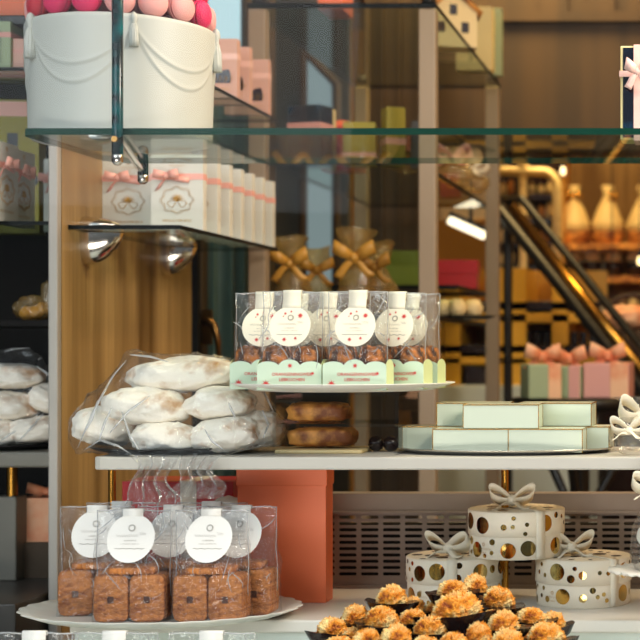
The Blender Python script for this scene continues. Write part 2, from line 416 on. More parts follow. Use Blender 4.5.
def fold(u, v): return Vector((X(196, 4.05)+(X(266, 4.05)-X(196, 4.05))*u, 4.05+.022*math.sin(u*2*PI*5+.7*math.sin(u*9))+.006*math.sin(u*40), .3+v*(Z(74, 4.05)-.3)))
tag(MB().grid(fold, 90, 6).build('curtain', 'curtain'), 'teal pleated curtain hanging behind the glazed door', 'curtain')
def winpane(name, outl, D, m):
    o = MB(); o.prism([(p.x, p.z) for p in [P(a, c, D) for a, c in outl]][::-1], D-.005, D+.005)
    w = struct(o.build(name, m))
    n = len(outl); f = MB()
    for i in range(n):
        a, c = P(*outl[i], D-.012), P(*outl[(i+1) % n], D-.012); f.cyl(a, c, .014, 6)
    f.build('window_frame', 'brownwall', w); return w
winpane('window_2', [(197, -60), (246, -60), (246, 480), (197, 480)], 4.26, 'day')
winpane('window_3', [(303, 50), (336, 84), (336, 300), (303, 300)], 5.2, 'daydim')
g = MB(); x0, x1 = X(250, 5.4), X(350, 5.4); g.box(((x0+x1)/2, 5.4, 1.45), (x1-x0, .03, 2.9)); g.box(((x0+x1)/2, 5.36, Z(258, 5.4)), (x1-x0, .05, .06))
struct(g.build('wall_smoked', 'greypane'))

# ================================================================== SHELVES, STANDS AND FITTINGS
def glass_slab(name, x0, x1, y0, y1, z, th, parent=None, edge='darkedge', rounded=0):
    o = MB(); b = th
    if rounded:
        pts = [(x1, y0), (x1, y1), (x0+.03, y1)]
        for i in range(7):
            a = PI/2+PI/2*i/6*1.0
        pts += [(x0, y1-.04), (x0, y0+.02), (x0+.006, y0+.006), (x0+.02, y0)]
    else: pts = [(x0, y0), (x1, y0), (x1, y1), (x0, y1)]
    n = len(pts); vs = [(p[0], p[1], z) for p in pts]+[(p[0], p[1], z-th) for p in pts]
    top = list(range(n)); 
    area = sum(pts[i][0]*pts[(i+1) % n][1]-pts[(i+1) % n][0]*pts[i][1] for i in range(n))
    if area < 0: vs = [(p[0], p[1], z) for p in pts[::-1]]+[(p[0], p[1], z-th) for p in pts[::-1]]
    o.add(vs, [top, list(range(n, 2*n))[::-1]], 0)
    o.add(vs, [(i, n+i, n+(i+1) % n, (i+1) % n) for i in range(n)], 1)
    return o.build(name, ['shelf', edge], parent)
# long glass shelf across the top
ZS = H+.3148
s = glass_slab('glass_shelf', X(19, 2.27), .16, 2.27, 2.62, ZS, .0095, None, 'edge', True)
tag(s, 'long green-edged glass shelf across the top of the display carrying the white pot', 'shelf')
hg = thing('shelf_hanger', 'dark teal pair of round-ended rods clamping the glass shelf before the white pot', 'bracket', (X(117.5, 2.25), 2.25, Z(165, 2.25)))
def rod(top, r, parent, loc):
    o = MB(); o.lathe([(.0006, -.0), (r*.6, .0012), (r*.93, .005), (r, .010), (r, top)], 18); k = o.build('rod', 'teal', parent, loc)
    c = MB(); c.lathe([(.0006, -.0010), (r*.62, .0006), (r*.98, .0045), (r*1.03, .010), (r*1.03, .014), (r, .0142)], 18); c.build('end_cap', 'chrome', k); return k
rod(.6, .0078, hg, (0, 0, 0))
xb = X(143, 2.64)-X(117.5, 2.25); zb = Z(184, 2.64)-Z(165, 2.25)
rod(.6, .0085, hg, (xb, .39, zb))
zc = ZS-.0095-.006-Z(165, 2.25)
cp = MB(); cp.cyl((0, .0075, zc-.003), (xb, .382, zc-.003), .0055, 12); cp.build('cross_bar', 'chrome', hg)
for (bx, by, bz) in ((0, -.0078, Z(140, 2.25)-Z(165, 2.25)), (xb, .38, Z(164, 2.64)-Z(165, 2.25))):
    bo = MB(); bo.cyl((bx, by, bz), (bx, by-.005, bz), .0042, 14); bo.build('bolt', 'bronze', hg)

# small glass shelves on the wooden partition, gripped by chrome clamps
XR = -.936
L1Z, L2Z = H+.4998, H+.2208
upper = tag(glass_slab('glass_shelf', XW, XR, 2.826, 3.465, L1Z, .0075), 'upper small glass shelf on the wooden partition, under the pink boxes', 'shelf')
lower = tag(glass_slab('glass_shelf', XW, XR, 2.826, 3.465, L2Z, .0075), 'lower small glass shelf on the wooden partition, under the pale ribboned boxes', 'shelf')
def clamp(name, label, y, z, th=.0075):
    t = thing(name, label, 'bracket', (XW, y, z), 0, 'chrome clamps holding the small glass shelves')
    for sgn, k in ((-1, 1.0), (1, .34)):
        def f(u, v, sgn=sgn, k=k):
            x = .074*(1-(1-v)**1.5) if v < 1 else .074
            q = (1-(v**2.2))**.75; a = PI*u
            return Vector((.072*v, .024*q*math.cos(a), (0 if sgn > 0 else -th)+sgn*(.058*k*q*math.sin(a)+.0015)))
        o = MB(); o.grid(f, 20, 18, flip=sgn > 0)
        vs = [f(i/19, 0) for i in range(20)]; o.add(vs, [list(range(20))])
        o.add([f(0, v/17) for v in range(18)]+[f(1, v/17) for v in range(18)], [(i, i+1, 19+i, 18+i) for i in range(17)])
        o.build('jaw', 'chrome', t)
    sc_ = MB(); sc_.cyl((.02, 0, -.0625), (.02, 0, -.054), .004, 12); sc_.build('screw', 'chrome', t)
    return t
clamp('shelf_clamp', 'near chrome clamp under the lower small glass shelf, left of the two', 2.90, L2Z)
clamp('shelf_clamp', 'far chrome clamp on the lower small glass shelf, right of the two', 3.315, L2Z)
clamp('shelf_clamp', 'near chrome clamp under the upper small glass shelf, behind the white pot', 2.90, L1Z)
clamp('shelf_clamp', 'far chrome clamp on the upper small glass shelf, below the pink boxes', 3.315, L1Z)

# white board shelf on brass posts
BZ = H-.1605
o = MB(); xl, xr, ya, yb_ = X(92, 2.4), .2, 2.4, 2.66
pts = [(xl+.012, ya), (xr, ya), (xr, yb_), (xl, yb_), (xl, ya+.012), (xl+.0035, ya+.0035)]
n = len(pts); vs = [(p[0], p[1], BZ) for p in pts]+[(p[0], p[1], BZ-.0195) for p in pts]
o.add(vs, [list(range(n)), list(range(n, 2*n))[::-1]]+[(i, n+i, n+(i+1) % n, (i+1) % n) for i in range(n)])
tag(o.build('board_shelf', 'boardpaint', bevel=.0025), 'long white board shelf across the middle under bread, mint boxes and glass riser', 'shelf')
CZ = H-.412
for px, lab in ((112, 'brass post under the left end of the white board shelf, behind the biscuit bags'), (505, 'brass post under the white board shelf between the spotted round boxes')):
    q = MB(); q.cyl((X(px, 2.625), 2.625, CZ+.0002), (X(px, 2.625), 2.625, BZ-.0197), .006, 14); q.lathe([(.014, CZ+.0002), (.014, CZ+.004), (.007, CZ+.006)], 16, (X(px, 2.625), 2.625, 0)); tag(q.build('brass_post', 'brass'), lab, 'post')

# counter below
t = thing('display_counter', 'white display counter along the bottom of the window with a pale mint front', 'counter', (0, 0, 0))
XL = X(69, 2.44)
MB().box(((XL+.3)/2, (2.44+2.84)/2, CZ-.01), (.3-XL, .40, .02)).build('worktop', 'white', t, bevel=.003)
MB().box(((XL+.3)/2, (2.452+2.84)/2, (CZ-.02)/2), (.3-XL-.006, .388, CZ-.02)).build('front_panel', 'mintwall', t, bevel=.002)
MB().box(((XL+.3)/2, 2.82, (CZ+H-.305)/2), (.3-XL-.30, .012, H-.305-CZ)).build('back_panel', 'darkwall', t).location.x = .14  # last one: dark sheet added behind the grille so its slots look shaded
# vented grille at the back of the counter
def grille():
    o = MB(); D = 2.765
    px0, px1, pitch, rw = 315, 720, 21.9, 17.7
    zt, zb_ = Z(514, D), Z(578, D); pit = S(6.3, D); nr = 10
    def quad(x0, x1, z0, z1): o.add([(x0, D, z0), (x1, D, z0), (x1, D, z1), (x0, D, z1)], [(0, 1, 2, 3)])
    x = X(315, D); xe = X(720, D); pw = S(pitch, D); sw = S(rw, D); sh = S(3.3, D)
    nc = int((xe-x)/pw)
    for i in range(nc):
        for j in range(nr):
            cx, cz = x+pw*(i+.5), zt-pit*(j+.5); hw, hh = pw/2, pit/2
            ring = []; inner = []
            for k in range(16):
                a = 2*PI*(k+.5)/16; ca, sa = math.cos(a), math.sin(a)
                ix = cx+math.copysign(sw/2-sh/2, ca)+sh/2*ca; iz = cz+sh/2*sa; inner.append((ix, D, iz))
                tt = min(hw/abs(ca), hh/abs(sa)); ox, oz = cx+tt*ca, cz+tt*sa
                if abs(ca)*hh*2.2 > abs(sa)*hw or k % 4 in (1, 2) and False: pass
                ring.append((ox, D, oz))
            # outer ring follows the cell rectangle
            ring = []
            per = [(hw, hh*.4), (hw, hh), (hw*.5, hh), (hw*.15, hh), (-hw*.15, hh), (-hw*.5, hh), (-hw, hh), (-hw, hh*.4), (-hw, -hh*.4), (-hw, -hh), (-hw*.5, -hh), (-hw*.15, -hh), (hw*.15, -hh), (hw*.5, -hh), (hw, -hh), (hw, -hh*.4)]
            ring = [(cx+p[0], D, cz+p[1]) for p in per]
            o.add(inner+ring, [(k, (k+1) % 16, 16+(k+1) % 16, 16+k) for k in range(16)])
    ze = zt-pit*nr; xe = x+pw*nc
    quad(x-.02, xe+.01, ze-.03, ze); quad(x-.02, x, ze, zt); quad(xe, xe+.01, ze, zt)
    o.add([(x-.02, D, zt), (xe+.01, D, zt), (xe+.01, D, Z(495, D)), (x-.02, D, Z(495, D))], [(0, 1, 2, 3)])
    zz = Z(495, D); o.box(((x-.02+xe)/2, D+.02, zz), (xe-x+.03, .04, .004)); o.box(((x-.02+xe)/2, D-.004, Z(512, D)), (xe-x+.03, .008, .003))
    o.box(((x-.02+xe)/2, D+.01, CZ+.003), (xe-x+.03, .03, .006))
    q = o.build('vent_grille', 'taupe', solid=.0016)
    tag(q, 'taupe metal grille with rows of slots standing behind the spotted round boxes', 'grille')
grille()

# rack of painted posts with glass shelves
RF, RB = 3.52, 4.56
xl, xr = X(259, RF), X(428.5, RF); pw = S(17, RF)
t = thing('display_rack', 'tall rack of pinkish square posts with dark-edged glass shelves behind the counter', 'rack', (0, 0, 0))
RZ = [H+.759, H+.418, H+.165, H+.079]
for x, y in ((xl, RF), (xr, RF), (xl, RB), (xr, RB)):
    MB().box((x, y, (RZ[0]-.0116)/2), (pw, pw, RZ[0]-.0116)).build('post', 'post', t, bevel=.003)
    f = MB(); f.lathe([(.012, RZ[0]+.0006), (.016, RZ[0]+.006), (.016, RZ[0]+.016), (.006, RZ[0]+.026)], 16, (x, y, 0)); f.build('shelf_fitting', 'black', t)
glass_slab('shelf', xl-.02, xr+.02, RF-.02, RB+.02, RZ[0], .0115, t)
for z in RZ[1:]: 
    glass_slab('shelf', xl+pw/2+.001, xr-pw/2-.001, RF-.012 if z != RZ[2] else 4.06, RB+.012, z, .0115, t)
MB().box(((xl+xr)/2, (RF+RB)/2, H-.50), (xr-xl, RB-RF-.05, .02)).build('base_board', 'wood', t)
# ================================================================== TOP SHELF
# white porcelain pot with relief garlands, tower of macarons on top
PX, PY, PR, PH = X(119.5, 2.42), 2.43, .1315, .172
pot = thing('porcelain_pot', 'large white drum-shaped pot with draped garland relief and tassels, holding a macaron tower', 'pot', (PX, PY, ZS))
o = MB(); rr = lambda z: PR+.004*z/PH
TA = [-PI/2+.47+k*2*PI/5 for k in range(-2, 4)]           # tassel directions around the pot
def relief(a, z):            # two layers of draped cloth between the tassels
    u = ((a-TA[0]) % (2*PI/5))/(2*PI/5); g = (4*u*(1-u))**.75; k = 0
    for dz, th in ((.060, .0011), (.087, .0012)):
        e = (z-(PH-.016-dz*g))/.0022
        k += th*max(0, min(1, .5+.5*e))+.0007*math.exp(-((e-1.2)/1.6)**2)
    return k*max(0, min(1, (PH-z)/.006))
def wall(u, v):
    a = 2*PI*u; z = .004+(PH-.0075)*v; r = rr(z)+relief(a, z); return Vector((r*math.cos(a), r*math.sin(a), z))
o.grid(wall, 360, 110, cu=True)
o.lathe([(.0005, 0), (PR-.004, 0), (PR, .004)], 96, caps=False)
o.lathe([(rr(PH)+.0001, PH-.0035), (rr(PH)-.001, PH-.0012), (rr(PH)-.005, PH), (PR-.014, PH), (PR-.02, PH-.006), (.0005, PH-.007)], 96, caps=False)
o.build('pot_body', 'potglaze', pot)
for i, a in enumerate(TA[:5]):
    c = Vector(((rr(PH)+.004)*math.cos(a), (rr(PH)+.004)*math.sin(a), 0))
    g = MB(); g.lathe([(.001, PH-.064), (.0105, PH-.063), (.0105, PH-.05), (.0085, PH-.03), (.005, PH-.018), (.0055, PH-.012), (.008, PH-.006), (.006, PH+.002), (.002, PH+.006)], 20, c)
    for k in range(12):
        q = 2*PI*k/12; g.tube([c+Vector((.0103*math.cos(q), .0103*math.sin(q), PH-.064)), c+Vector((.009*math.cos(q), .009*math.sin(q), PH-.034)), c+Vector((.005*math.cos(q), .005*math.sin(q), PH-.018))], .0012, 5)
    cz_ = PH-.012; kk = .62 if i == 2 else .85; g.v = [Vector((c.x+(v.x-c.x)*kk, c.y+(v.y-c.y)*kk, cz_+(v.z-cz_)*(kk+.1)))-Vector((c.x, c.y, 0))*.012 for v in g.v]
    g.build('tassel', 'potglaze', pot)
cn = MB(); cn.lathe([(.1105, PH-.0068), (.1105, PH+.002), (.101, PH+.04), (.065, PH+.21), (.06, PH+.212)], 48)
tag(cn.build('macaron_cone', 'coneside', None, (PX, PY, ZS+.0005)), 'dark red cone inside the white pot that the macarons are fixed to', 'cone')
def macaron(name, col, label, loc, rz):
    t = thing(name, label, 'macaron', loc, rz, 'macarons on the tower in the white pot')
    prof = [(.0004, .0145), (.011, .0135), (.0175, .0105), (.0202, .0065), (.0205, .0038), (.0215, .0022), (.0205, .0012)]
    a = MB(); a.lathe([(r, z) for r, z in prof[::-1]], 28)
    for s, nm in ((1, 'shell'), (-1, 'shell')):
        k = MB(); mx = Matrix.Rotation(PI/2, 4, 'X') @ Matrix.Scale(s, 4, Vector((0, 0, 1)))
        k.add(a.v, a.f if s > 0 else [f[::-1] for f in a.f], 0, True, mx); k.build(nm, col, t)
    f = MB(); f.lathe([(.0196, -.002), (.0202, 0), (.0196, .002)], 28); k = MB(); k.add(f.v, f.f, 0, True, Matrix.Rotation(PI/2, 4, 'X')); k.build('filling', 'ganache', t)
    return t
cols = ['rose', 'crimson', 'hot', 'hot', 'rose', 'rose', 'rose', 'hot', 'rose']
names = {'rose': 'pale pink', 'crimson': 'crimson', 'hot': 'hot pink'}
proto = {}
where = ['at the left edge of the lowest ring', 'second from the left edge of the lowest ring', 'third from the left edge of the lowest ring', 'left of the teal rod in the lowest ring', 'right behind the teal rod in the lowest ring', 'right of the teal rod in the lowest ring, left of the other', 'third from the right edge of the lowest ring', 'second from the right edge of the lowest ring', 'at the right edge of the lowest ring']
ringpx = [37, 47, 69, 97, 119, 137, 165, 191, 203]
for row, (zz, rad) in enumerate(((PH+.0205, .1225), (PH+.064, .112))):
    for i in range(9):
        s = max(-.985, min(.985, (ringpx[i]-120)/ (86 if row == 0 else 84)))
        a = -PI/2+math.asin(s)
        if i == 0: a = -PI/2+.35-1.60
        if i == 1: a = -PI/2+.35-1.24
        if i == 2: a = -PI/2+.35-.80
        if i == 3: a = -PI/2+.35-.40
        if i == 4: a = -PI/2+.35-.02
        if i == 5: a = -PI/2+.35+.36
        if i == 6: a = -PI/2+.35+.74
        if i == 7: a = -PI/2+.35+1.14
        if i == 8: a = -PI/2+.35+1.52
        col = cols[i] if row == 0 else cols[(i*4+2) % 9]
        lab = names[col]+' macaron '+(where[i] if row == 0 else where[i].replace('lowest', 'second'))
        loc = (PX+rad*math.cos(a), PY+rad*math.sin(a), ZS+zz)
        if col not in proto: proto[col] = macaron('macaron', col, lab, loc, a+PI/2)
        else: dup(proto[col], loc, a+PI/2, lab)
# navy gift box at the right end of the shelf
t = thing('gift_box', 'dark navy gift box with cream rim and pink bow at the right border', 'box', (X(619, 2.36), 2.42, ZS))
bw, bh, bd = .12, .1405, .05
MB().box((bw/2, 0, bh/2), (bw, bd, bh)).build('box_body', 'creamcard', t, bevel=.0015)
MB().box((bw/2, -bd/2-.0006, bh/2), (bw-.008, .0012, bh-.006)).build('lid_panel', 'navy', t)
r = MB(); r.box((bw/2, 0, bh*.70), (bw+.003, bd+.006, .0088)); r.box((.026, 0, bh/2), (.012, bd+.0055, bh+.003)); r.build('ribbon', 'palepink', t)
r = MB(); bow(r, (.027, -bd/2-.012, bh*.705), .036, .03, .017, 0, True, 3, .35); r.build('bow', 'palepink', t)

# ================================================================== PALE BOXES ON THE LOWER SMALL SHELF
def gift_card_box(label, loc, rz, group):
    t = thing('gift_box', label, 'box', loc, rz, group)
    w, h, d = .096, .140, .022
    p = MB().box((0, d/2, h/2), (w, d, h))
    r = MB(); r.box((0, d/2, h*.71), (w+.0016, d+.0016, .0115)); r.build('ribbon', 'pink', t)
    r = MB(); bow(r, (-w*.16, -.010, h*.715), .046, .012, .016, 0, False, 2, .2)
    r.strip([(-w*.16, -.004, h*.71), (-.028, -.004, h*.62), (-.036, -.003, h*.53)], Vector((.008, 0, .004))); r.strip([(-w*.16, -.004, h*.71), (.004, -.005, h*.68), (.024, -.003, h*.66)], Vector((.002, 0, .010)))
    r.build('bow', 'pink', t)
    k0 = len(p.f); y = -.0005; cz = h*.40
    for k in range(40):                                  # scrolled cartouche in gold
        a = 2*PI*k/40; rx, rz_ = .0285*(1+.07*math.cos(8*a)), .0235*(1+.07*math.cos(8*a))
        cx, cc = rx*math.cos(a), cz+rz_*math.sin(a)
        p.tube([(cx+.0022*math.cos(q+a), y, cc+.0022*math.sin(q+a)) for q in (0, 1.2, 2.4, 3.6)], .0005, 4)
    for k in range(9):
        a = PI*(k/8)*1.1-.15; p.tube([(0, y, cz-.003), (.006*math.cos(a), y, cz+.001+.006*math.sin(a)), (.0145*math.cos(a), y, cz+.012*math.sin(a))], [.0005, .0013, .0003], 4)
    for s in (-1, 1): p.tube([(s*.002, y, cz-.004), (s*.008, y, cz-.013), (s*.014, y, cz-.012), (s*.018, y, cz-.005), (s*.015, y, cz-.002)], .0006, 4)
    for k in range(14): a = 2*PI*k/14; p.tube([(.0045*math.cos(a), y, h*.92+.0045*math.sin(a)), (.002*math.cos(a+1), y, h*.92+.002*math.sin(a+1))], .0003, 4)
    squiggle_into(p, -.014, .014, h*.855, .0013, .0007, 0, y, None, 7, 3)
    glyphs_into(p, -.026, .028, h*.115, .0042, 0, y, None, 15, 5)
    # spine writing on both narrow sides
    q = MB(); glyphs_into(q, -.028, .028, 0, .004, 0, 0, None, 12, 8)
    for s in (-1, 1):
        p.add(q.v, q.f, 0, False, Matrix.Translation((s*(w/2+.0005), d/2, h*.36)) @ Matrix.Rotation(s*PI/2, 4, 'Z') @ Matrix.Rotation(PI/2, 4, 'Y'))
    p.m[k0:] = [1]*(len(p.m)-k0); p.build('box_body', ['card', 'goldprint'], t)
    return t
GB = 'pale boxes with pink ribbons'
g0 = gift_card_box('pale gift box with pink bow and gold crest, front right on the lower small shelf', (XR-.0485, 2.955, L2Z), 0, GB)
dup(g0, (XR-.1495, 2.985, L2Z), 0, 'pale gift box with pink bow, front left on the lower small shelf by the partition')
ords = ['first', 'second', 'third', 'fourth', 'fifth', 'sixth']
for k in range(6):
    dup(g0, (XR-.047, 2.96+.0765*(k+1), L2Z), 0, 'pale gift box, %s behind the front right box on the lower small shelf' % ords[k] if k < 5 else 'rearmost pale gift box with pink ribbon at the right end of the stepped row')
# left-hand bay: the same boxes on its own shelf
LZ = H+.228
tag(glass_slab('glass_shelf', -1.62, -1.158, 2.83, 3.3, LZ, .007), 'glass shelf in the dark left bay under the ribboned boxes', 'shelf')
dup(g0, (X(3, 2.83), 2.845, LZ), PI/2, 'pale gift box turned edge-on, nearest box on the left bay shelf')
dup(g0, (X(21, 2.95), 2.962, LZ), PI/2, 'pale gift box turned edge-on, second of the row on the left bay shelf')
dup(g0, (X(51, 3.02), 3.06, LZ), -.55, 'shaded gift box with gold crest turned askew in the left bay beside the metal strip')
def plain_box(name, label, cat, loc, rz, dims, m, group=None, band=None, bandm='palepink', extra=None, bevel=.001):
    t = thing(name, label, cat, loc, rz, group); w, d, h = dims
    MB().box((0, d/2, h/2), dims).build('box_body', m, t, bevel=bevel)
    if band: MB().box((0, d/2, h*band), (w+.002, d+.002, h*.11)).build('ribbon', bandm, t)
    if extra: extra(t, w, d, h)
    return t
def emblem(t, w, d, h):
    p = MB(); p.cyl((w*.34, -.0008, h*.40), (w*.34, .0004, h*.40), .013, 20); glyphs_into(p, -w*.2, -w*.02, h*.45, h*.3, 0, -.0006, None, 2, 2); p.build('black_print', 'black', t)
plain_box('gift_box', 'tall olive box with black round emblem behind the pale boxes in the left bay', 'box', (X(14, 3.12), 3.13, LZ), .15, (.085, .05, .262), 'olive', None, .93, 'pink', emblem)
UZ = Z(70, 2.95)
tag(glass_slab('glass_shelf', -1.62, X(29, 2.93), 2.92, 3.2, UZ, .007), 'dark-edged glass shelf high in the left bay beside the white pot', 'shelf')
def vtext(t, w, d, h):
    p = MB(); q = MB(); glyphs_into(q, -.03, .03, 0, .006, 0, 0, None, 10, 4); p.add(q.v, q.f, 0, False, Matrix.Translation((-.002, -.0006, h*.45)) @ Matrix.Rotation(PI/2, 4, 'Y')); p.build('black_print', 'black', t)
plain_box('gift_box', 'sage grey box with dusty pink band and upright black writing, top of the left bay', 'box', (X(2, 2.95), 2.94, UZ), 0, (.04, .06, .088), 'sage', None, .72, 'lilac', vtext)
plain_box('gift_box', 'small dusty pink box beside the white pot at the top of the left bay', 'box', (X(20, 2.96), 2.95, UZ), 0, (.023, .05, .058), 'pinkcard', None, .6, 'lilac')
VZ = Z(15, 2.95)
tag(MB().box((-1.40, 3.08, VZ-.009), (.42, .26, .018)).build('bay_shelf', 'black', bevel=.002), 'black shelf board at the very top of the left bay under an orange box', 'shelf')
plain_box('gift_box', 'orange box cut off by the top left corner of the photo', 'box', (X(18, 2.99), 2.99, VZ), 0, (.11, .08, .08), 'orange', None, None)
# ================================================================== PINK BOXES ON THE UPPER SMALL SHELF
def pink_box(label, loc, h):
    t = thing('gift_box', label, 'box', loc, 0, 'pink boxes on the upper small shelf'); w, d = .094, .022
    bb = MB().box((0, d/2, h/2), (w, d, h))
    r = MB(); r.box((0, d/2, h*.70), (w+.0016, d+.0016, .012)); r.box((-.03, d/2, h/2), (.010, d+.0016, h+.0016)); r.build('ribbon', 'palepink', t)
    r = MB(); bow(r, (-.022, -.009, h*.76), .052, .03, .014, 0, True, 4, .4); r.build('bow', 'palepink', t)
    wn = MB(); pts = [(-.012, .03), (.034, .03)]+[(.034, .05), (.030, .058), (.020, .056), (.013, .052), (.008, .062), (-.002, .078), (-.008, .083), (-.012, .078)]
    wn.prism([(x, z*h/.12) for x, z in pts], -.0008, .0006); wn.build('window', 'dark', t)
    g = bb; k0 = len(g.f)
    for k in range(5): g.tube([(-.010+.011*k, -.0014, .030*h/.12), (-.008+.011*k, -.0014, .044*h/.12), (-.004+.011*k, -.0014, .036*h/.12)], .0007, 5)
    squiggle_into(g, -.012, .034, .018*h/.12, .0016, .0012, 0, -.0006, None, 5, 3); squiggle_into(g, -.004, .022, .012*h/.12, .001, .0008, 0, -.0006, None, 3, 5)
    g.m[k0:] = [1]*(len(g.m)-k0); g.build('box_body', ['pinkcard', 'goldprint'], t); return t
p0 = pink_box('pink box with dark window and bow, nearest of three beside the white pot', (-.937-.047, 3.17, L1Z), .117)
dup(p0, (-.937-.047, 3.255, L1Z), 0, 'middle pink box of the three stepped beside the white pot')
dup(p0, (-.937-.047, 3.395, L1Z), 0, 'rearmost pink box of the three, at the right end of the upper small shelf')

# ================================================================== THE BREADS
def bread(label, px, py, D, rx, ry, rz_, seed, rot=0, tilt=0, group='floured loaves in the large clear bag'):
    o = MB(); o.blob((0, 0, 0), (rx, ry, rz_), .13, 1.6, seed, 64, 40, 0, .25, .85)
    for v in o.v: v += v.normalized()*(.0016*noise.noise(v*95+Vector((seed, 0, 0)))+.0012*noise.noise(v*210))
    b = o.build('bread_loaf', 'bread'); b.location = P(px, py, D); b.rotation_euler = (0, tilt, rot)
    return tag(b, label, 'bread', group)
def plate(name, label, c, r, m, foot=.0, sy=1, scallop=0, h=.012, group=None):
    o = MB(); n = 120
    prof = [(.0004, .003), (r*.74, .003), (r*.80, .005), (r*.9, h*.7), (r, h), (r*1.004, h-.0012), (r*.9, h*.7-.003), (r*.80, .001), (r*.72, 0), (.0004, 0)]
    vs = []
    for rr_, z in prof:
        for i in range(n):
            a = 2*PI*i/n; k = 1+(.010*abs(math.sin(a*scallop/2))+.004*math.sin(a*scallop*2) if scallop else 0)*(rr_/r)**4
            vs.append((rr_*k*math.cos(a), rr_*k*math.sin(a)*sy, z))
    m_ = len(prof); o.add(vs, [(j*n+i, (j+1)*n+i, (j+1)*n+(i+1) % n, j*n+(i+1) % n) for j in range(m_-1) for i in range(n)], 0, True)
    p = o.build(name, m, None, c); return tag(p, label, 'plate', group)
plate('bread_plate', 'dark round plate under the bagged loaves on the white board', (X(175, 2.53), 2.53, BZ), .128, 'black', h=.011)
BG = [('long floured loaf lying across the top of the pile in the clear bag', 186, 377, 2.535, 0.0880, .05, 0.0326, 1, .1, -.06),
      ('floured loaf at middle left of the bagged pile, above the plate', 146, 409, 2.50, 0.0678, .05, 0.0331, 2, 0, .08),
      ('rounded floured loaf at middle right of the bagged pile', 221, 406, 2.51, 0.0519, .05, 0.0299, 3, 0, 0),
      ('floured loaf at bottom centre of the bagged pile, resting on the plate', 168, 440, 2.475, 0.0551, .045, 0.0273, 4, 0, .05),
      ('floured loaf at bottom right of the bagged pile, nearest the glass riser plate', 226, 437, 2.475, 0.0519, .046, 0.0305, 5, 0, -.08),
      ('floured loaf at far left end of the bagged pile', 104, 428, 2.51, 0.0488, .05, 0.0352, 6, .3, .1),
      ('floured loaf at far right end of the bagged pile', 259, 431, 2.53, 0.0371, .05, 0.0315, 7, 0, 0)]
bl = [bread(*a) for a in BG]
def bag_over(name, label, loaves, extra, seed, matn='filmbread', grow=1.05, folds=None):
    import bmesh
    bm = bmesh.new()
    for o in loaves:
        mw = Matrix.Translation(o.location) @ o.rotation_euler.to_matrix().to_4x4()
        for v in list(o.data.vertices)[::5]: bm.verts.new(mw @ (v.co*grow))
    for e in extra: bm.verts.new(e)
    r = bmesh.ops.convex_hull(bm, input=bm.verts)
    bmesh.ops.delete(bm, geom=[v for v in bm.verts if not v.link_faces], context='VERTS')
    for _ in range(4):
        bmesh.ops.subdivide_edges(bm, edges=[e for e in bm.edges if e.calc_length() > .0065], cuts=1)
        bmesh.ops.triangulate(bm, faces=bm.faces)
    bmesh.ops.smooth_vert(bm, verts=bm.verts, factor=.4, use_axis_x=True, use_axis_y=True, use_axis_z=True)
    bm.normal_update()
    for v in bm.verts:
        c_ = v.co*Vector((11, 11, 17))+Vector((seed, 0, 0)); c_ += Vector((0, 0, 1.5*noise.noise(v.co*9)))
        n = (1-abs(noise.noise(c_))*1.6)**5*.0065+(1-abs(noise.noise(c_*2.3+Vector((4, 4, 4))))*1.6)**4*.0030
        v.co += v.normal*(n-.003)
    me = bpy.data.meshes.new('bag_film'); bm.to_mesh(me); bm.free()
    for p in me.polygons: p.use_smooth = True
    me.materials.append(M[matn])
    if folds:
        from mathutils.bvhtree import BVHTree
        tree = BVHTree.FromPolygons([v.co for v in me.vertices], [list(p.vertices) for p in me.polygons]); eye = Vector((0, 0, H)); sb = MB()
        for line in folds:                   # pale strips laid on the film as crease highlights
            pts = []
            for i in range(len(line)-1):
                for k in range(5):
                    a_, b_ = line[i], line[i+1]; u = k/5
                    hit = tree.ray_cast(eye, (P(a_[0]+(b_[0]-a_[0])*u, a_[1]+(b_[1]-a_[1])*u, 2.4)-eye).normalized())
                    if hit[0]: pts.append(hit[0]+hit[1]*.0006)
            if len(pts) < 4: continue
            d_ = (pts[-1]-pts[0]).normalized(); wv_ = [d_.cross(Vector((0, -1, .2))).normalized()*(.0034*math.sin(PI*(i+.5)/len(pts))+.0006) for i in range(len(pts))]
            sb.strip(pts, wv_, 0, .0002)
        n0 = len(me.vertices); vs = [tuple(v.co) for v in me.vertices]+[tuple(v) for v in sb.v]; fs = [list(p.vertices) for p in me.polygons]; nf = len(fs); fs += [[i+n0 for i in f] for f in sb.f]
        m2 = bpy.data.meshes.new('bag_film'); m2.from_pydata(vs, [], fs); m2.materials.append(M[matn]); m2.materials.append(M['foldglint'])
        for i, p in enumerate(m2.polygons): p.use_smooth = True; p.material_index = 1 if i >= nf else 0
        me = m2
    t = thing(name, label, 'bag', (0, 0, 0))
    f = bpy.data.objects.new('bag_film', me); C.objects.link(f); f.parent = t
    return t
bag = bag_over('bread_bag', 'large clear cellophane bag wrapped over the floured loaves on the white board', bl,
   [P(128, 352, 2.52), P(136, 354, 2.58), P(72, 448, 2.50), P(76, 452, 2.46), P(120, 457, 2.40), P(200, 457, 2.395), P(274, 446, 2.42)], 3, folds=[[(78, 448), (92, 415), (112, 378), (130, 356)], [(130, 355), (150, 357), (172, 363)], [(150, 396), (128, 412), (106, 438)], [(122, 412), (130, 436), (142, 456)], [(112, 408), (104, 425), (98, 446)], [(84, 450), (100, 440), (118, 446), (132, 455)], [(246, 366), (262, 388), (276, 418)], [(228, 402), (232, 411), (236, 420)], [(205, 430), (213, 442), (226, 452)], [(98, 400), (92, 420), (80, 440)], [(262, 410), (268, 425), (262, 442)]])
tl = MB()
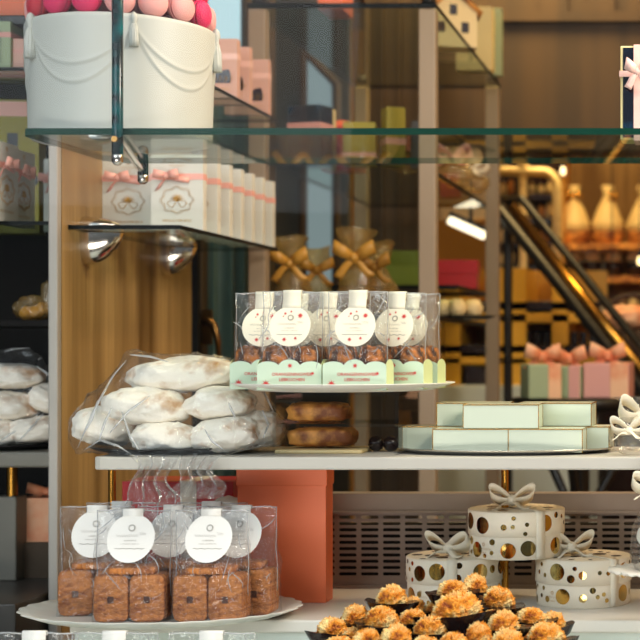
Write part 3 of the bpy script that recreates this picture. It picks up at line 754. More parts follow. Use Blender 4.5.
def tailf(x0, x1, y0, y1, D, ph):
    def f(u, v):
        pin = 1-.35*math.sin(PI*min(1, v*1.3))
        px = (x0+x1)/2+(u-.5)*(x1-x0)*pin+8*v*(u-.5)
        p = P(px+3*math.sin(9*v+ph), y0+(y1-y0)*v, D); p.y += .010*math.sin(u*22+ph+3*v)+.006*math.sin(u*47)-.008*v
        return p
    return f
tl.grid(tailf(128, 178, 455, 505, 2.375, 0), 60, 26); tl.grid(tailf(176, 222, 455, 498, 2.38, 2), 60, 26)
tl.build('gathered_end', 'filmtail', bag)
# bread in the left-hand bay
LBZ = Z(452, 2.86)
sh = thing('board_shelf', 'grey board shelf in the left bay under the bagged bread', 'shelf', (0, 0, 0))
MB().box((-1.39, 2.97, LBZ-.014), (.462, .22, .028)).build('board', 'grey', sh, bevel=.004)
q = MB(); q.cyl((X(12, 2.95), 2.95, H-.424+.155), (X(12, 2.95), 2.95, LBZ-.028), .010, 14); q.build('brass_post', 'brass', sh)
MB().box((X(10, 2.96), 2.96, H-.424+.0775), (.044, .05, .155)).build('post_foot', 'grey', sh, bevel=.003)
plate('bread_plate', 'dark plate under the bagged bread in the left bay', (X(10, 2.97), 2.97, LBZ), .1, 'black', h=.011)
G2 = 'floured loaves in the left bay bag'
ll = [bread('floured loaf on top of the bread pile in the left bay', 8, 378, 2.97, .066, .05, .027, 11, 0, 0, G2),
      bread('floured loaf at middle left of the left bay pile, cut by the photo border', 8, 407, 2.95, .052, .05, .030, 12, 0, .1, G2),
      bread('floured loaf at middle right of the left bay pile, beside the metal strip', 50, 400, 2.97, .036, .05, .030, 13, 0, .4, G2),
      bread('floured loaf at bottom left of the left bay pile', 0, 436, 2.94, .046, .05, .028, 14, 0, 0, G2),
      bread('floured loaf at bottom right of the left bay pile', 36, 432, 2.94, .052, .045, .028, 15, 0, -.15, G2)]
bag_over('bread_bag', 'clear cellophane bag over the bread in the dark left bay', ll, [P(30, 346, 2.96), P(-30, 350, 2.96), P(56, 400, 2.93)], 9, folds=[[(36, 366), (46, 373), (54, 380)], [(4, 352), (20, 347), (44, 350)], [(2, 440), (10, 434), (18, 430)], [(38, 360), (44, 356), (50, 352)], [(20, 440), (34, 425), (46, 410)]])
# small sweets, boxes and counter of the left bay
tag(MB().box((-1.39, 3.0, (H-.424)/2), (.462, .66, H-.424)).build('bay_counter', 'darkgrey', bevel=.003), 'dark grey counter at the bottom of the left bay', 'counter')
SZ = Z(320, 2.88)
tag(MB().box((-1.39, 3.0, SZ-.006), (.462, .22, .012)).build('bay_shelf', 'darkwall', bevel=.002), 'black shelf in the left bay under a small sweet packet', 'shelf')
t = thing('sweet_packet', 'small gold-tinted cellophane packet of sweets on the black shelf of the left bay', 'packet', (X(34, 2.93), 2.93, SZ))
o = MB(); o.blob((0, 0, .022), (.036, .03, .024), .25, 3, 2); o.blob((.03, 0, .04), (.016, .02, .035), .3, 3, 5); o.build('wrapper', 'filmgold', t)
for k, (dx, dz) in enumerate(((-.014, .014), (.004, .016), (.016, .022))):
    q = MB(); q.blob((dx, 0, dz), (.012, .012, .012), .1, 2, k); b_ = q.build('sweet', 'yellow', None, (X(34, 2.93), 2.93, SZ)); tag(b_, ['left', 'middle', 'right'][k]+' yellow sweet inside the small packet in the left bay', 'sweet', 'sweets in the left bay packet')
def lidbow(t, w, d, h):
    r = MB(); bow(r, (0, d/2-.01, h+.010), .07, .02, .02, 0, True, 6, .3); r.build('bow', 'salmon', t)
plain_box('gift_box', 'orange-brown box with satin bow, upper one on the left bay counter', 'box', (X(42, 2.99), 2.98, H-.424+.066), 0, (.078, .09, .082), 'salmon', None, None, 'pink', lidbow)
plain_box('gift_box', 'shadowed brown box carrying the bowed box on the left bay counter', 'box', (X(42, 2.98), 2.97, H-.424), 0, (.082, .10, .066), 'brownwall', None, None)
# ================================================================== CLEAR BAGS OF BISCUITS
def sstep(a, b, x):
    t = max(0, min(1, (x-a)/(b-a))); return t*t*(3-2*t)
def bag_parts(t, w, d, h, hc, zc, r, sw, seed, paper, stars=False, filmn='film'):
    dd = lambda z: d*(1-sstep(hc, h*.985, z))+.0016
    yf = lambda z: -dd(z)/2
    side = lambda sg, v: 1-.045*math.sin(PI*v)+.045*sstep(.1, .5, v)*noise.noise(Vector((v*4.2, sg*3.7, seed*1.9)))+.02*noise.noise(Vector((v*13, sg*5, seed)))-.03*sstep(.6, 1, v)
    def f(u, v):
        a = 2*PI*u; z = h*v
        cp = lambda x, p: math.copysign(abs(x)**p, x)
        ex = .25
        x = w/2*cp(math.cos(a), ex); y = dd(z)/2*cp(math.sin(a), ex)
        e = min(1, abs(x)/(w/2)); c_ = Vector((x*30+seed*5, math.copysign(3, y), z*22+x*14*(1 if seed % 2 else -1)))
        q = (1-abs(noise.noise(c_))*1.5)**5*1.1+(1-abs(noise.noise(c_*1.9))*1.5)**5*.6-.5
        am = .0030*sstep(.05, .5, v)*sstep(.16, .75, e)*(1-.85*sstep(.93, 1, v))
        x *= 1+(side(math.copysign(1, x), v)-1)*min(1, abs(x)/(w*.4))
        return Vector((x+am*.5*q, y+(am*q*1.5 if y > 0 else -am*q*1.5), z+.0016*sstep(.8, 1, v)*noise.noise(Vector((x*40, 0, seed)))))
    o = MB(); o.grid(f, 130, 64, 0, cu=True); o.add([f(i/130, 0) for i in range(130)], [list(range(130))[::-1]])
    q_ = random.Random(seed*13+1)
    def surf(x, z): return Vector((x, yf(z)-.0022, z))
    for k in range(9):                       # doubled-over creases, whitened to stand in for their highlights
        sd = q_.choice([-1, 1]); x0 = sd*w*q_.uniform(.26, .46); z0 = h*q_.uniform(.34, .92); L_ = q_.uniform(.014, .045); an = q_.uniform(.5, 2.6); bend = q_.uniform(-.9, .9)
        if k > 6: x0 = sd*w*q_.uniform(.05, .3); z0 = h*q_.uniform(.38, .50)
        pts = []
        for i in range(8):
            u = i/7-.5; a = an+bend*u; x = x0+L_*u*math.cos(a); z = z0+L_*u*math.sin(a)
            pts.append(surf(max(-w*.485, min(w*.485, x)), max(.004, min(h*.985, z))))
        wv_ = [Vector((math.sin(an), -.4, -math.cos(an)))*(.0016*math.sin(PI*(i+.6)/8.2)) for i in range(8)]
        o.strip(pts, wv_, 1, .00015)
    for sd in (-1, 1): o.strip([Vector((sd*w*.499*side(sd, v), 0, h*v)) for v in [.22+.0775*k for k in range(11)]], Vector((.0011, .0010, 0)), 1, .00015)
    o.strip([Vector((x*w*.47, -.0016, h*.991+.0016*noise.noise(Vector((x*w*20, 0, seed))))) for x in (-1, -.8, -.6, -.4, -.2, 0, .2, .4, .6, .8, 1)], Vector((0, 0, .0016)), 1, .00015)
    o.build('bag_film', [filmn, 'foldglint'], t)
    s = MB(); n = 88; vs = [(0, yf(zc)-.003, zc)]; fs = []
    for k in range(1, 8):
        for i in range(n):
            a = 2*PI*i/n; rr_ = r*k/7*(1+(.016*math.cos(22*2*a) if k == 7 else 0))
            z = zc+rr_*math.sin(a); vs.append((rr_*math.cos(a), yf(z)-.003, z))
    fs += [(0, 1+i, 1+(i+1) % n) for i in range(n)]
    for k in range(6): fs += [(1+k*n+i, 1+(k+1)*n+i, 1+(k+1)*n+(i+1) % n, 1+k*n+(i+1) % n) for i in range(n)]
    s.add(vs, fs, 0, True)
    zs = [zc+r*.9+(h+.0008-zc-r*.9)*k/6 for k in range(7)]
    pts = [(0, yf(z)-.0028, z) for z in zs]+[(0, 0, h+.0012)]+[(0, -yf(z)+.0028, z) for z in zs[::-1][:4]]
    s.strip(pts, Vector((sw, 0, 0)), 0, .0004)
    p = s; y = -.0037; k0 = len(s.f)
    for k in range(16):
        a = 2*PI*k/16; q = (zc+r*.42)
        p.tube([(r*.10*math.cos(a), yf(q+r*.1*math.sin(a))+y, q+r*.10*math.sin(a)), (r*.17*math.cos(a+.5), yf(q+r*.17*math.sin(a))+y, q+r*.15*math.sin(a+.5))], .00035, 4)
    squiggle_into(p, -r*.62, r*.30, zc+r*.10, r*.06, .0006, 0, y, yf, 9, seed); squiggle_into(p, r*.34, r*.62, zc+r*.18, r*.07, .0007, 0, y, yf, 3, seed+1)
    glyphs_into(p, -r*.26, r*.26, zc-r*.12, r*.055, 0, y, yf, 9, seed+2); glyphs_into(p, -r*.4, r*.4, zc-r*.25, r*.04, 0, y, yf, 16, seed+3)
    squiggle_into(p, -r*.62, r*.62, zc-r*.42, r*.02, .0008, 0, y, yf, 4, seed+4)
    k1 = len(s.f)
    if stars:
        for x, z, q in ((-.28, .62, .09), (0, .72, .07), (.46, .52, .16), (-.24, -.66, .13), (.30, -.60, .10), (-.36, .48, .05)):
            star_into(p, (x*r, y, zc+z*r), q*r, 0, 8, yf)
    s.m[k0:] = [1]*(k1-k0)+[2]*(len(s.f)-k1); s.build('sticker', [paper, 'greyprint', 'red'], t)
    return yf
# the scalloped oval platter
PLX, PLY, PLZ = X(162, 2.47), 2.47, CZ
o = MB(); n = 132; vs = []
prof = [(.0004, .006), (.80, .006), (.87, .008), (1.0, .0165), (1.004, .0150), (.88, .0045), (.78, .001), (.70, 0), (.0004, 0)]
for q, z in prof:
    for i in range(n):
        a = 2*PI*i/n; k = 1+.034*abs(math.sin(a*14))*(q**5)
        vs.append((.207*q*k*math.cos(a), .15*q*k*math.sin(a), z))
o.add(vs, [(j*n+i, (j+1)*n+i, (j+1)*n+(i+1) % n, j*n+(i+1) % n) for j in range(len(prof)-1) for i in range(n)], 0, True)
tag(o.build('serving_platter', 'porcelain', None, (PLX, PLY, PLZ)), 'white scallop-edged oval platter under the bags of brown biscuits', 'platter')
BW, BD, BH = .114, .050, .166
def biscuit_mesh():
    o = MB(); w, hh, th = .0495, .0685, .0102
    def outline(k=1.0):
        pts = []
        for (x0, z0, x1, z1, n) in ((-1, -1, 1, -1, 9), (1, -1, 1, 1, 13), (1, 1, -1, 1, 9), (-1, 1, -1, -1, 13)):
            for i in range(n*4):
                t = i/(n*4); b = .0011*abs(math.sin(PI*t*n))
                x, z = x0+(x1-x0)*t, z0+(z1-z0)*t
                nx, nz = (0, z0) if z0 == z1 else (x0, 0)
                pts.append((x*w/2*k+nx*b, z*hh/2*k+nz*b))
        return pts
    out = outline(); hole = []
    def rnd(x, z):
        r_ = .008; cx, cz = w/2-r_, hh/2-r_; ax, az = abs(x)-cx, abs(z)-cz
        if ax > 0 and az > 0:
            L_ = math.hypot(ax, az); ax, az = ax*r_/max(L_, r_), az*r_/max(L_, r_)
            return math.copysign(cx+ax, x), math.copysign(cz+az, z)
        return x, z
    out = [rnd(*p) for p in out]; m = len(out)
    for i in range(m):
        x, z = out[i]; a = math.atan2(z/hh, x/w); q = max(abs(math.cos(a)), abs(math.sin(a)))
        hole.append((.0048*math.cos(a)/q, .0052*math.sin(a)/q-.002))
    mid = [((a[0]*.90), (a[1]*.93)) for a in out]
    rid = lambda x, z: .0020*noise.noise(Vector((x*70, 2, z*230)))+.0012*noise.noise(Vector((x*260, 3, z*420)))+.0006*math.sin(2*PI*z/.0075+4*noise.noise(Vector((x*80, z*80, 1))))
    def ring(p, y, r=0): return [(x, y+r*rid(x, z), z) for x, z in p]
    mixr = lambda t: [(h_[0]+(m_[0]-h_[0])*t, h_[1]+(m_[1]-h_[1])*t) for h_, m_ in zip(hole, mid)]
    rs = [ring(mixr(t), -th/2, -1) for t in (0, .12, .24, .36, .48, .6, .72, .84, 1)]
    rs += [ring(out, -th/2+.0016), ring(out, th/2-.0016)]+[ring(mixr(t), th/2) for t in (1, 0)]
    vs = [v for q_ in rs for v in q_]
    o.add(vs, [(j*m+i, j*m+(i+1) % m, (j+1)*m+(i+1) % m, (j+1)*m+i) for j in range(len(rs)-1) for i in range(m)], 0, True)
    o.v = [Vector((v.x, v.y, v.z+hh/2)) for v in o.v]
    return o, hh
bm_, BHH = biscuit_mesh()
def biscuit0():
    t = thing('biscuit', 'x', 'biscuit', (0, 0, 0)); bm_.build('biscuit_body', 'biscuit', t)
    j = MB(); j.box((0, 0, BHH/2-.002), (.0098, .0072, .0106)); j.build('jam', 'jam', t); return t
proto_b = None
floor_z = PLZ+.006
spots = [  # px of the bag middle, depth, turn, how to find it
    (134, 2.405, .03, 'front bag left of centre'),
    (212, 2.405, -.03, 'front bag right of centre'),
    (98, 2.462, .08, 'bag at the left end'),
    (174, 2.466, 0, 'bag between the front two'),
    (242, 2.462, -.06, 'bag at the right end'),
    (122, 2.523, .04, 'back-row bag left of centre'),
    (212, 2.523, -.03, 'back-row bag right of centre')]
bag0 = None
for i, (px, D, rz, wh) in enumerate(spots):
    loc = Vector((X(px, D), D, floor_z+.0003))
    lab = 'clear bag of brown biscuits, '+wh+' on the oval platter'
    t = thing('biscuit_bag', lab, 'bag', loc, rz, 'biscuit bags on the oval platter')
    bag_parts(t, BW, BD, BH, .076, .1245, .0352, .030, i, 'paper')
    if bag0 is None: bag0 = t
    mx = Matrix.Rotation(rz, 4, 'Z')
    for s in (-1, 1):
        for k in range(4):
            q = random.Random(i*10+k+s); q2 = random.Random(i*31+s*7); dx_ = q2.uniform(-.0014, .0014); tz = q2.uniform(-.06, .06)
            p = loc+mx @ Vector((s*.0266+dx_+q.uniform(-.0006, .0006), -.0172+k*.0114, .0012))
            l = ['front', 'second', 'third', 'rear'][k]+' brown biscuit of the '+('left' if s < 0 else 'right')+' stack in the '+wh+', oval platter'
            if proto_b is None: proto_b = biscuit0(); proto_b.location = p; proto_b.rotation_euler = (0, 0, rz); proto_b['label'] = l; proto_b['group'] = 'biscuits in the '+wh+' of the oval platter'
            else: dup(proto_b, p, rz+tz*.5+q.uniform(-.03, .03), l, 'biscuits in the '+wh+' of the oval platter')
for t in [o for o in C.objects if o.name.startswith('biscuit_bag')]:   # one biscuit lies flat over the two stacks of each bag
    rz = t.rotation_euler.z; wh = t['label'].split(', ')[1].replace(' on the oval platter', '')
    R4 = Matrix.Rotation(rz, 4, 'Z') @ Matrix.Rotation(.12, 4, 'Z') @ Matrix(((0, 0, 1, 0), (1, 0, 0, 0), (0, 1, 0, 0), (0, 0, 0, 1)))
    e = dup(proto_b, t.location+Matrix.Rotation(rz, 4, 'Z') @ Vector((-.034, -.003, .0012+BHH+.0066)), 0, 'brown biscuit lying flat on the stacks in the '+wh+', oval platter', 'biscuits in the '+wh+' of the oval platter')
    e.rotation_euler = R4.to_euler()
# tops of three more bags standing on the ledge in front
for px, wh in ((35, 'leftmost of the three bags whose tops show along the bottom left border'), (115, 'middle one of the three bags whose tops show along the bottom border, under the platter'), (212, 'rightmost of the three bags whose tops show along the bottom border')):
    t = dup(bag0, (X(px, 2.2), 2.2, H-.5795+.0003), 0, wh, 'bags on the front ledge'); t.scale = (1.08, 1, 1.155)

# ================================================================== BAGS OF ORANGE GINGERBREAD ON THE UPPER PLATE
UPX, UPY = X(345, 2.52), 2.515; UPZ = H-.0635
plate('cake_plate', 'round white plate on the clear riser carrying the mint-trayed bags', (UPX, UPY, UPZ), .172, 'porcelain', h=.013)
t = thing('display_riser', 'clear acrylic riser under the round white plate, with a middle shelf', 'riser', (UPX, UPY+.02, BZ))
hh = UPZ-BZ
MB().box((0, 0, hh-.003), (.198, .16, .006)).build('top_panel', 'acrylic', t)
for s in (-1, 1): MB().box((s*.094, 0, (hh-.0065)/2), (.006, .16, hh-.0065)).build('side_panel', 'acrylic', t)
MB().box((0, 0, hh*.46), (.1815, .16, .005)).build('middle_shelf', 'acrylic', t)
GW, GD, GH = .096, .047, .1475
ups = UPZ+.0032
gs = [(293, 2.415, .03, 'front left'), (358.5, 2.412, -.03, 'front right'),
      (265, 2.475, .06, 'second row left'), (398, 2.472, -.12, 'second row right'),
      (329, 2.478, 0, 'second row middle'),
      (412, 2.532, -.10, 'rearmost right'), (300, 2.535, .05, 'rearmost left')]
def tray(t, w, d):
    o = MB(); h0 = .0375
    def sc_(w_, n, up):
        pts = [(-w_/2, 0), (w_/2, 0)]
        for j in range(n):
            for k in range(9):
                u = (k+.0)/8; x = w_/2-(j+u)*w_/n; hh_ = h0+(.0085 if (j == 1 or n == 1) else .0055)*math.sin(PI*u)**.6
                pts.append((x, hh_))
        return pts
    o.prism(sc_(w, 3, 0), -d/2-.001, -d/2, 0, 1); o.prism(sc_(w, 3, 0), d/2, d/2+.001, 0, 1)
    q = sc_(d-.001, 1, 0)
    for s in (-1, 1): o.prism(q, -.0005, .0005, 1, 1, Matrix.Translation((s*(w/2-.0006), 0, 0)) @ Matrix.Rotation(PI/2, 4, 'Z'))
    o.box((0, 0, .0005), (w-.002, d, .001), 0)
    p = o; k0 = len(o.f); y = -d/2-.0014
    text_into(p, 'ORANGENINGWER', .0068, (.004, y, .0215)); text_into(p, 'LEBKUCHEN', .0068, (.004, y, .0135))
    star_into(p, (-w*.36, y, .0095), .0066, 0, 8); star_into(p, (.001, y, .0365), .0046, 0, 8); star_into(p, (w*.36, y, .0250), .0034, 0, 6)
    o.m[k0:] = [2]*(len(o.f)-k0); o.build('card_tray', ['mint', 'mintedge', 'red'], t)
lb = None
for i, (px, D, rz, wh) in enumerate(gs):
    loc = Vector((X(px, D), D, ups+.0003))
    t = thing('gingerbread_bag', 'clear gingerbread bag with starred sticker and mint tray, '+wh+' on the upper plate', 'bag', loc, rz, 'gingerbread bags on the upper plate')
    tray(t, GW, GD)
    k = thing('x', None, None); bag_parts(t, GW-.004, GD-.003, GH, .066, .0945, .0305, .027, 20+i, 'cream_paper', True, 'filmwarm'); bpy.data.objects.remove(k)
    for f in t.children:
        if f.name.split('.')[0] in ('bag_film', 'sticker'): f.location.z = .0014
    mx = Matrix.Rotation(rz, 4, 'Z')
    for s in (-1, 1):
        p = loc+mx @ Vector((s*.0222, 0, .0030)); l = 'dark crumbly gingerbread, '+('left' if s < 0 else 'right')+' piece in the '+wh+' bag on the upper plate'
        if lb is None or i < 2:
            o = MB(); o.blob((0, 0, .031), (.0205, .0185, .031), .16, 5, 40+i*2+s, 40, 26, 0, 0, .55); lb_ = o.build('gingerbread', 'leb', None, p); tag(lb_, l, 'gingerbread', 'gingerbread pieces in the '+wh+' bag')
            if lb is None: lb = lb_
        else:
            e = dup(lb, p, rz+PI*(s > 0), l, 'gingerbread pieces in the '+wh+' bag')
# wrapped fruit loaves behind the riser
def loaf(label, c, w, h):
    o = MB(); o.blob((0, 0, h/2), (w/2, .03, h/2), .10, 4, int(w*1000), 36, 20, 0, 0, .5); l = o.build('fruit_loaf', 'loaf', None, c); tag(l, label, 'cake')
loaf('golden wrapped fruit loaf on the middle shelf of the clear riser', (X(318, 2.52), 2.53, BZ+hh*.46+.0035), .095, .030)
loaf('darker fruit loaf on the board under the middle shelf of the riser', (X(322, 2.52), 2.53, BZ+.0085), .105, .030)
tag(MB().box((X(325, 2.52), 2.525, BZ+.003), (.135, .10, .006)).build('serving_board', 'cream', bevel=.002), 'thin pale board under the darker fruit loaf inside the riser', 'board')
for k, px in enumerate((376, 391)):
    o = MB(); o.blob((0, 0, .012), (.012, .014, .0125), .1, 3, k); tag(o.build('chocolate_truffle', 'choc', None, (X(px, 2.53), 2.53, BZ+.0005)), 'dark truffle on the board at the right end inside the riser, ' + ('left one' if k == 0 else 'right one'), 'chocolate')

# ================================================================== MINT BOXES ON THE SILVER TRAY
o = MB(); n = 96; vs = []
prof = [(.0004, .003), (.86, .003), (1, .0085), (1.003, .0075), (.86, .0005), (.8, 0), (.0004, 0)]
for q, z in prof:
    for i in range(n):
        a = 2*PI*i/n; vs.append((.168*q*math.cos(a), .098*q*math.sin(a), z))
o.add(vs, [(j*n+i, (j+1)*n+i, (j+1)*n+(i+1) % n, j*n+(i+1) % n) for j in range(len(prof)-1) for i in range(n)], 0, True)
MX, MY = X(506, 2.52), 2.515
tag(o.build('serving_tray', 'silver', None, (MX, MY, BZ)), 'oval silver tray under the stacked mint boxes on the white board', 'tray')
def mint_box(label, loc, rz, first=[None], w=.1155):
    if first[0] is None:
        t = thing('mint_box', label, 'box', loc, rz, 'mint boxes stacked on the silver tray'); d, h = .066, .0365
        MB().box((0, 0, h/2), (w, d, h)).build('box_body', 'mintlid', t, bevel=.0006)
        r = MB()
        for s in (-1, 1): r.box((0, s*(d/2+.0004), h-.0006), (w+.002, .0012, .0016)); r.box((s*(w/2+.0004), 0, h-.0006), (.0012, d, .0016))
        for s in (-1, 1):
            for q in (-1, 1): r.box((s*(w/2), q*(d/2), h/2), (.0012, .0012, h))
        r.build('gold_trim', 'gold', t)
        first[0] = t; return t
    return dup(first[0], loc, rz, label)
tz = BZ+.0032
mint_box('lower front mint box left of centre on the silver tray', (X(470.5, 2.452), 2.485, tz), 0)
mint_box('lower front mint box right of centre on the silver tray', (X(545, 2.452), 2.485, tz), -.015)
mint_box('lower mint box at the left end of the silver tray, half behind its neighbour', (X(439, 2.535), 2.56, tz), .06)
mint_box('lower mint box at the right end of the silver tray, half behind its neighbour', (X(574, 2.535), 2.56, tz), -.05)
mint_box('upper front mint box in the middle of the stack', (X(500.5, 2.452), 2.487, tz+.0372), .01)
mint_box('upper mint box at the right of the stack, slightly behind', (X(556, 2.535), 2.563, tz+.0372), -.04)
mint_box('upper mint box at the left of the stack, slightly behind', (X(473, 2.535), 2.563, tz+.0372), .05)
# ribboned sweet packs at the right end of the board
def tied_pack(label, loc, s=1, filmn='filmwarm', rm='ivory'):
    t = thing('tied_pack', label, 'packet', loc, 0); 
    o = MB(); o.blob((0, 0, .022*s), (.034*s, .026*s, .022*s), .22, 3, int(loc[0]*100), 36, 22, 0, 0)
    def f(u, v):
        a = 2*PI*u; r = (.006+.022*v)*s*(1+.3*math.sin(9*a)*v); return Vector((r*math.cos(a), r*.6*math.sin(a), (.042+.030*v)*s))
    o.grid(f, 64, 6, cu=True); o.build('wrapper', filmn, t)
    r = MB(); bow(r, (0, -.012*s, .044*s), .07*s, .04*s, .022*s, 0, True, 3, .3, True); r.build('bow', rm, t); return t
pk = tied_pack('clear sweet packet with ivory bow at the right end of the white board, nearer one', (X(629, 2.43), 2.445, BZ), .8)
dup(pk, (X(636, 2.53), 2.55, BZ), .4, 'taller clear sweet packet with ivory bow, behind the nearer one on the white board', None, (1.25, 1.25, 1.5))

# ================================================================== SPOTTED ROUND BOXES
def round_box(label, loc, rz, seed, bowpos):
    t = thing('round_box', label, 'box', loc, rz, 'white round boxes with gold spots'); r, h = .0775, .0765; hl = .040
    q = random.Random(seed)
    def skin(mb, rad, z0, z1, n, big):
        done = []
        for _ in range(900):
            if len(done) >= n: break
            s = q.choice([.0135, .0125, .0065, .005, .0035, .0035]) if len(done) > 5 else q.choice([.0135, .0125]); a = q.uniform(0, 2*PI); z = q.uniform(z0+s+.001, z1-s-.001)
            if z-s < z0+.001 or z+s > z1-.001: continue
            if any(((abs((a-b+PI) % (2*PI)-PI))*rad)**2+(z-c)**2 < (s+e+.004)**2 for b, c, e in done): continue
            done.append((a, z, s)); vs = [((rad+.0003)*math.cos(a), (rad+.0003)*math.sin(a), z)]; m = 26
            for k in (.5, 1):
                for i in range(m):
                    p = 2*PI*i/m; aa = a+k*s*math.cos(p)/rad; vs.append(((rad+.0003)*math.cos(aa), (rad+.0003)*math.sin(aa), z+k*s*math.sin(p)))
            mb.add(vs, [(0, 1+i, 1+(i+1) % m) for i in range(m)]+[(1+i, 1+m+i, 1+m+(i+1) % m, 1+(i+1) % m) for i in range(m)], 1, True)
    b = MB(); b.lathe([(.0004, 0), (r-.002, 0), (r-.0008, .0012), (r-.0008, h-.01), (.0004, h-.01)], 96, caps=False); skin(b, r-.0008, .001, h-hl-.001, 26, 0)
    l = MB(); l.lathe([(r, h-hl), (r+.0012, h-hl+.0004), (r+.0012, h-.0016), (r, h-.0004), (r-.002, h), (.0004, h)], 96, caps=False); l.add([((r-.0004)*math.cos(2*PI*i/96), (r-.0004)*math.sin(2*PI*i/96), h-hl) for i in range(96)], [list(range(96))[::-1]])
    skin(l, r+.0012, h-hl+.001, h-.001, 26, 0)
    done = []
    for _ in range(300):
        if len(done) > 16: break
        s = q.choice([.012, .009, .005, .004]); a = q.uniform(0, 2*PI); d = q.uniform(0, r-s-.004); x, y = d*math.cos(a), d*math.sin(a)
        if any((x-b)**2+(y-c)**2 < (s+e+.005)**2 for b, c, e in done): continue
        done.append((x, y, s)); l.add([(x+s*math.cos(2*PI*i/24), y+s*math.sin(2*PI*i/24), h+.0003) for i in range(24)], [list(range(24))], 1)
    l.build('lid', ['cream_paper', 'dot'], t)
    # ribbon band up one side, across the lid and down the other
    rb = MB(); R2 = r+.0022; pts = []; 
    for i in range(10): pts.append((0, -R2, .001+(h-.002)*i/9))
    for i in range(1, 18): pts.append((0, -R2+2*R2*i/18, h+.0011))
    for i in range(10): pts.append((0, R2, h-.001-(h-.002)*i/9))
    rb.strip(pts, Vector((.016, 0, 0))); rbo = rb.build('ribbon', 'ivory', t); rbo.rotation_euler.z = bowpos[2]
    w = MB(); bow(w, (0, 0, 0), .072, .036, .024, 0, True, seed, .5, True); wo = w.build('bow', 'ivory', t, (bowpos[0], bowpos[1], h+.010)); wo.rotation_euler = (0, 0, bowpos[3])
    p = MB(); Rr = r+.0002
    m2 = MB(); squiggle_into(m2, -.014, .014, .017, .0016, .0006, 0, 0, None, 8, 2); glyphs_into(m2, -.006, .006, .010, .002, 0, 0, None, 6, 2)
    for k in range(12): a = 2*PI*k/12; m2.tube([(.0034*math.cos(a), 0, .024+.0034*math.sin(a)), (.0016*math.cos(a+1), 0, .024+.0016*math.sin(a+1))], .0003, 4)
    an = -PI/2-.62
    for v in m2.v:
        a = an-(-v.x)/Rr; p.v.append(Vector((Rr*math.cos(a), Rr*math.sin(a), v.z)))
    b.add(p.v, m2.f, 2); b.build('box_body', ['cream_paper', 'dot', 'goldprint'], t)
    return t
RBX = 'white round boxes with gold spots'
D1 = 2.62
round_box('white round box with gold spots, lower left of three, behind the coconut heap', (X(454.5, D1), D1+.003, CZ), .0, 3, (-.006, -.02, .10, -.2))
round_box('white round box with gold spots, lower right of three beside the lacy stand', (X(583.5, D1), D1, CZ), .0, 12, (-.020, -.005, .75, .35))
round_box('white round box with gold spots stacked on top of the other two', (X(516.5, D1), D1, CZ+.0772), .0, 21, (-.006, -.01, .62, .1))

# ================================================================== COCONUT MACAROONS
PZ = H-.432
t = thing('pastry_stand', 'white footed oval stand under the heap of coconut macaroons at the bottom border', 'stand', (X(446, 2.26), 2.262, H-.5795))
o = MB(); zt = PZ-(H-.5795)
pr = [(.0004, 0), (.085, 0), (.088, .004), (.03, .014), (.018, .05), (.018, zt-.03), (.05, zt-.012), (.15, zt-.007), (.192, zt+.004), (.191, zt+.0065), (.15, zt-.0005), (.0004, zt-.0005)]
n = 96; vs = [(q*math.cos(2*PI*i/n), q*math.sin(2*PI*i/n)*.80, z) for q, z in pr for i in range(n)]
o.add(vs, [(j*n+i, j*n+(i+1) % n, (j+1)*n+(i+1) % n, (j+1)*n+i) for j in range(len(pr)-1) for i in range(n)], 0, True); o.build('stand_body', 'porcelain', t)
def macaroon(seed):
    t = thing('coconut_macaroon', 'x', 'macaroon', (0, 0, 0))
    b = MB()
    def fb(u, v):
        a = 2*PI*u; z = .0190*v
        k = (.58+.42*v**.7)*(1+.07*noise.noise(Vector((math.cos(a)*2, math.sin(a)*2, seed+v*2))))
        return Vector((.0415*k*math.cos(a), .0265*k*math.sin(a), z+.0035*noise.noise(Vector((math.cos(a)*2, math.sin(a)*2, seed)))*v+.003*v*abs(math.cos(a))**3))
    b.grid(fb, 40, 8, cu=True); b.add([fb(i/40, 0) for i in range(40)], [list(range(40))[::-1]])
    b.add([fb(i/40, 1) for i in range(40)]+[(0, 0, .017)], [(i, (i+1) % 40, 40) for i in range(40)], 0, True)
    b.build('chocolate_base', 'choc', t)
    c = MB()
    def fc(u, v):
        a = 2*PI*u; ph = v*PI/2*.999; r = math.cos(ph)**.9; z = math.sin(ph)
        d = Vector((math.cos(a)*r, math.sin(a)*r, z))
        n1 = noise.ridged_multi_fractal(d*3.0+Vector((seed*3.7, seed, 0)), 1, 2, 4, 1, 2)
        k = .80+.11*n1+.12*noise.noise(d*6+Vector((seed, 3, 1)))+.14*noise.noise(d*14+Vector((seed, 5, 1)))+.10*noise.noise(d*27)
        peak = 1+.35*noise.noise(Vector((seed*2.1, .3, 0)))
        return Vector((.0238*d.x*k+.004*math.sin(seed*3)*d.z, .0178*d.y*k, .0172+.026*peak*(d.z**.9)*k))
    c.grid(fc, 150, 60, cu=True); c.build('coconut_top', 'coconut', t); return t
var = [macaroon(s) for s in (1, 2, 3, 4, 5)]
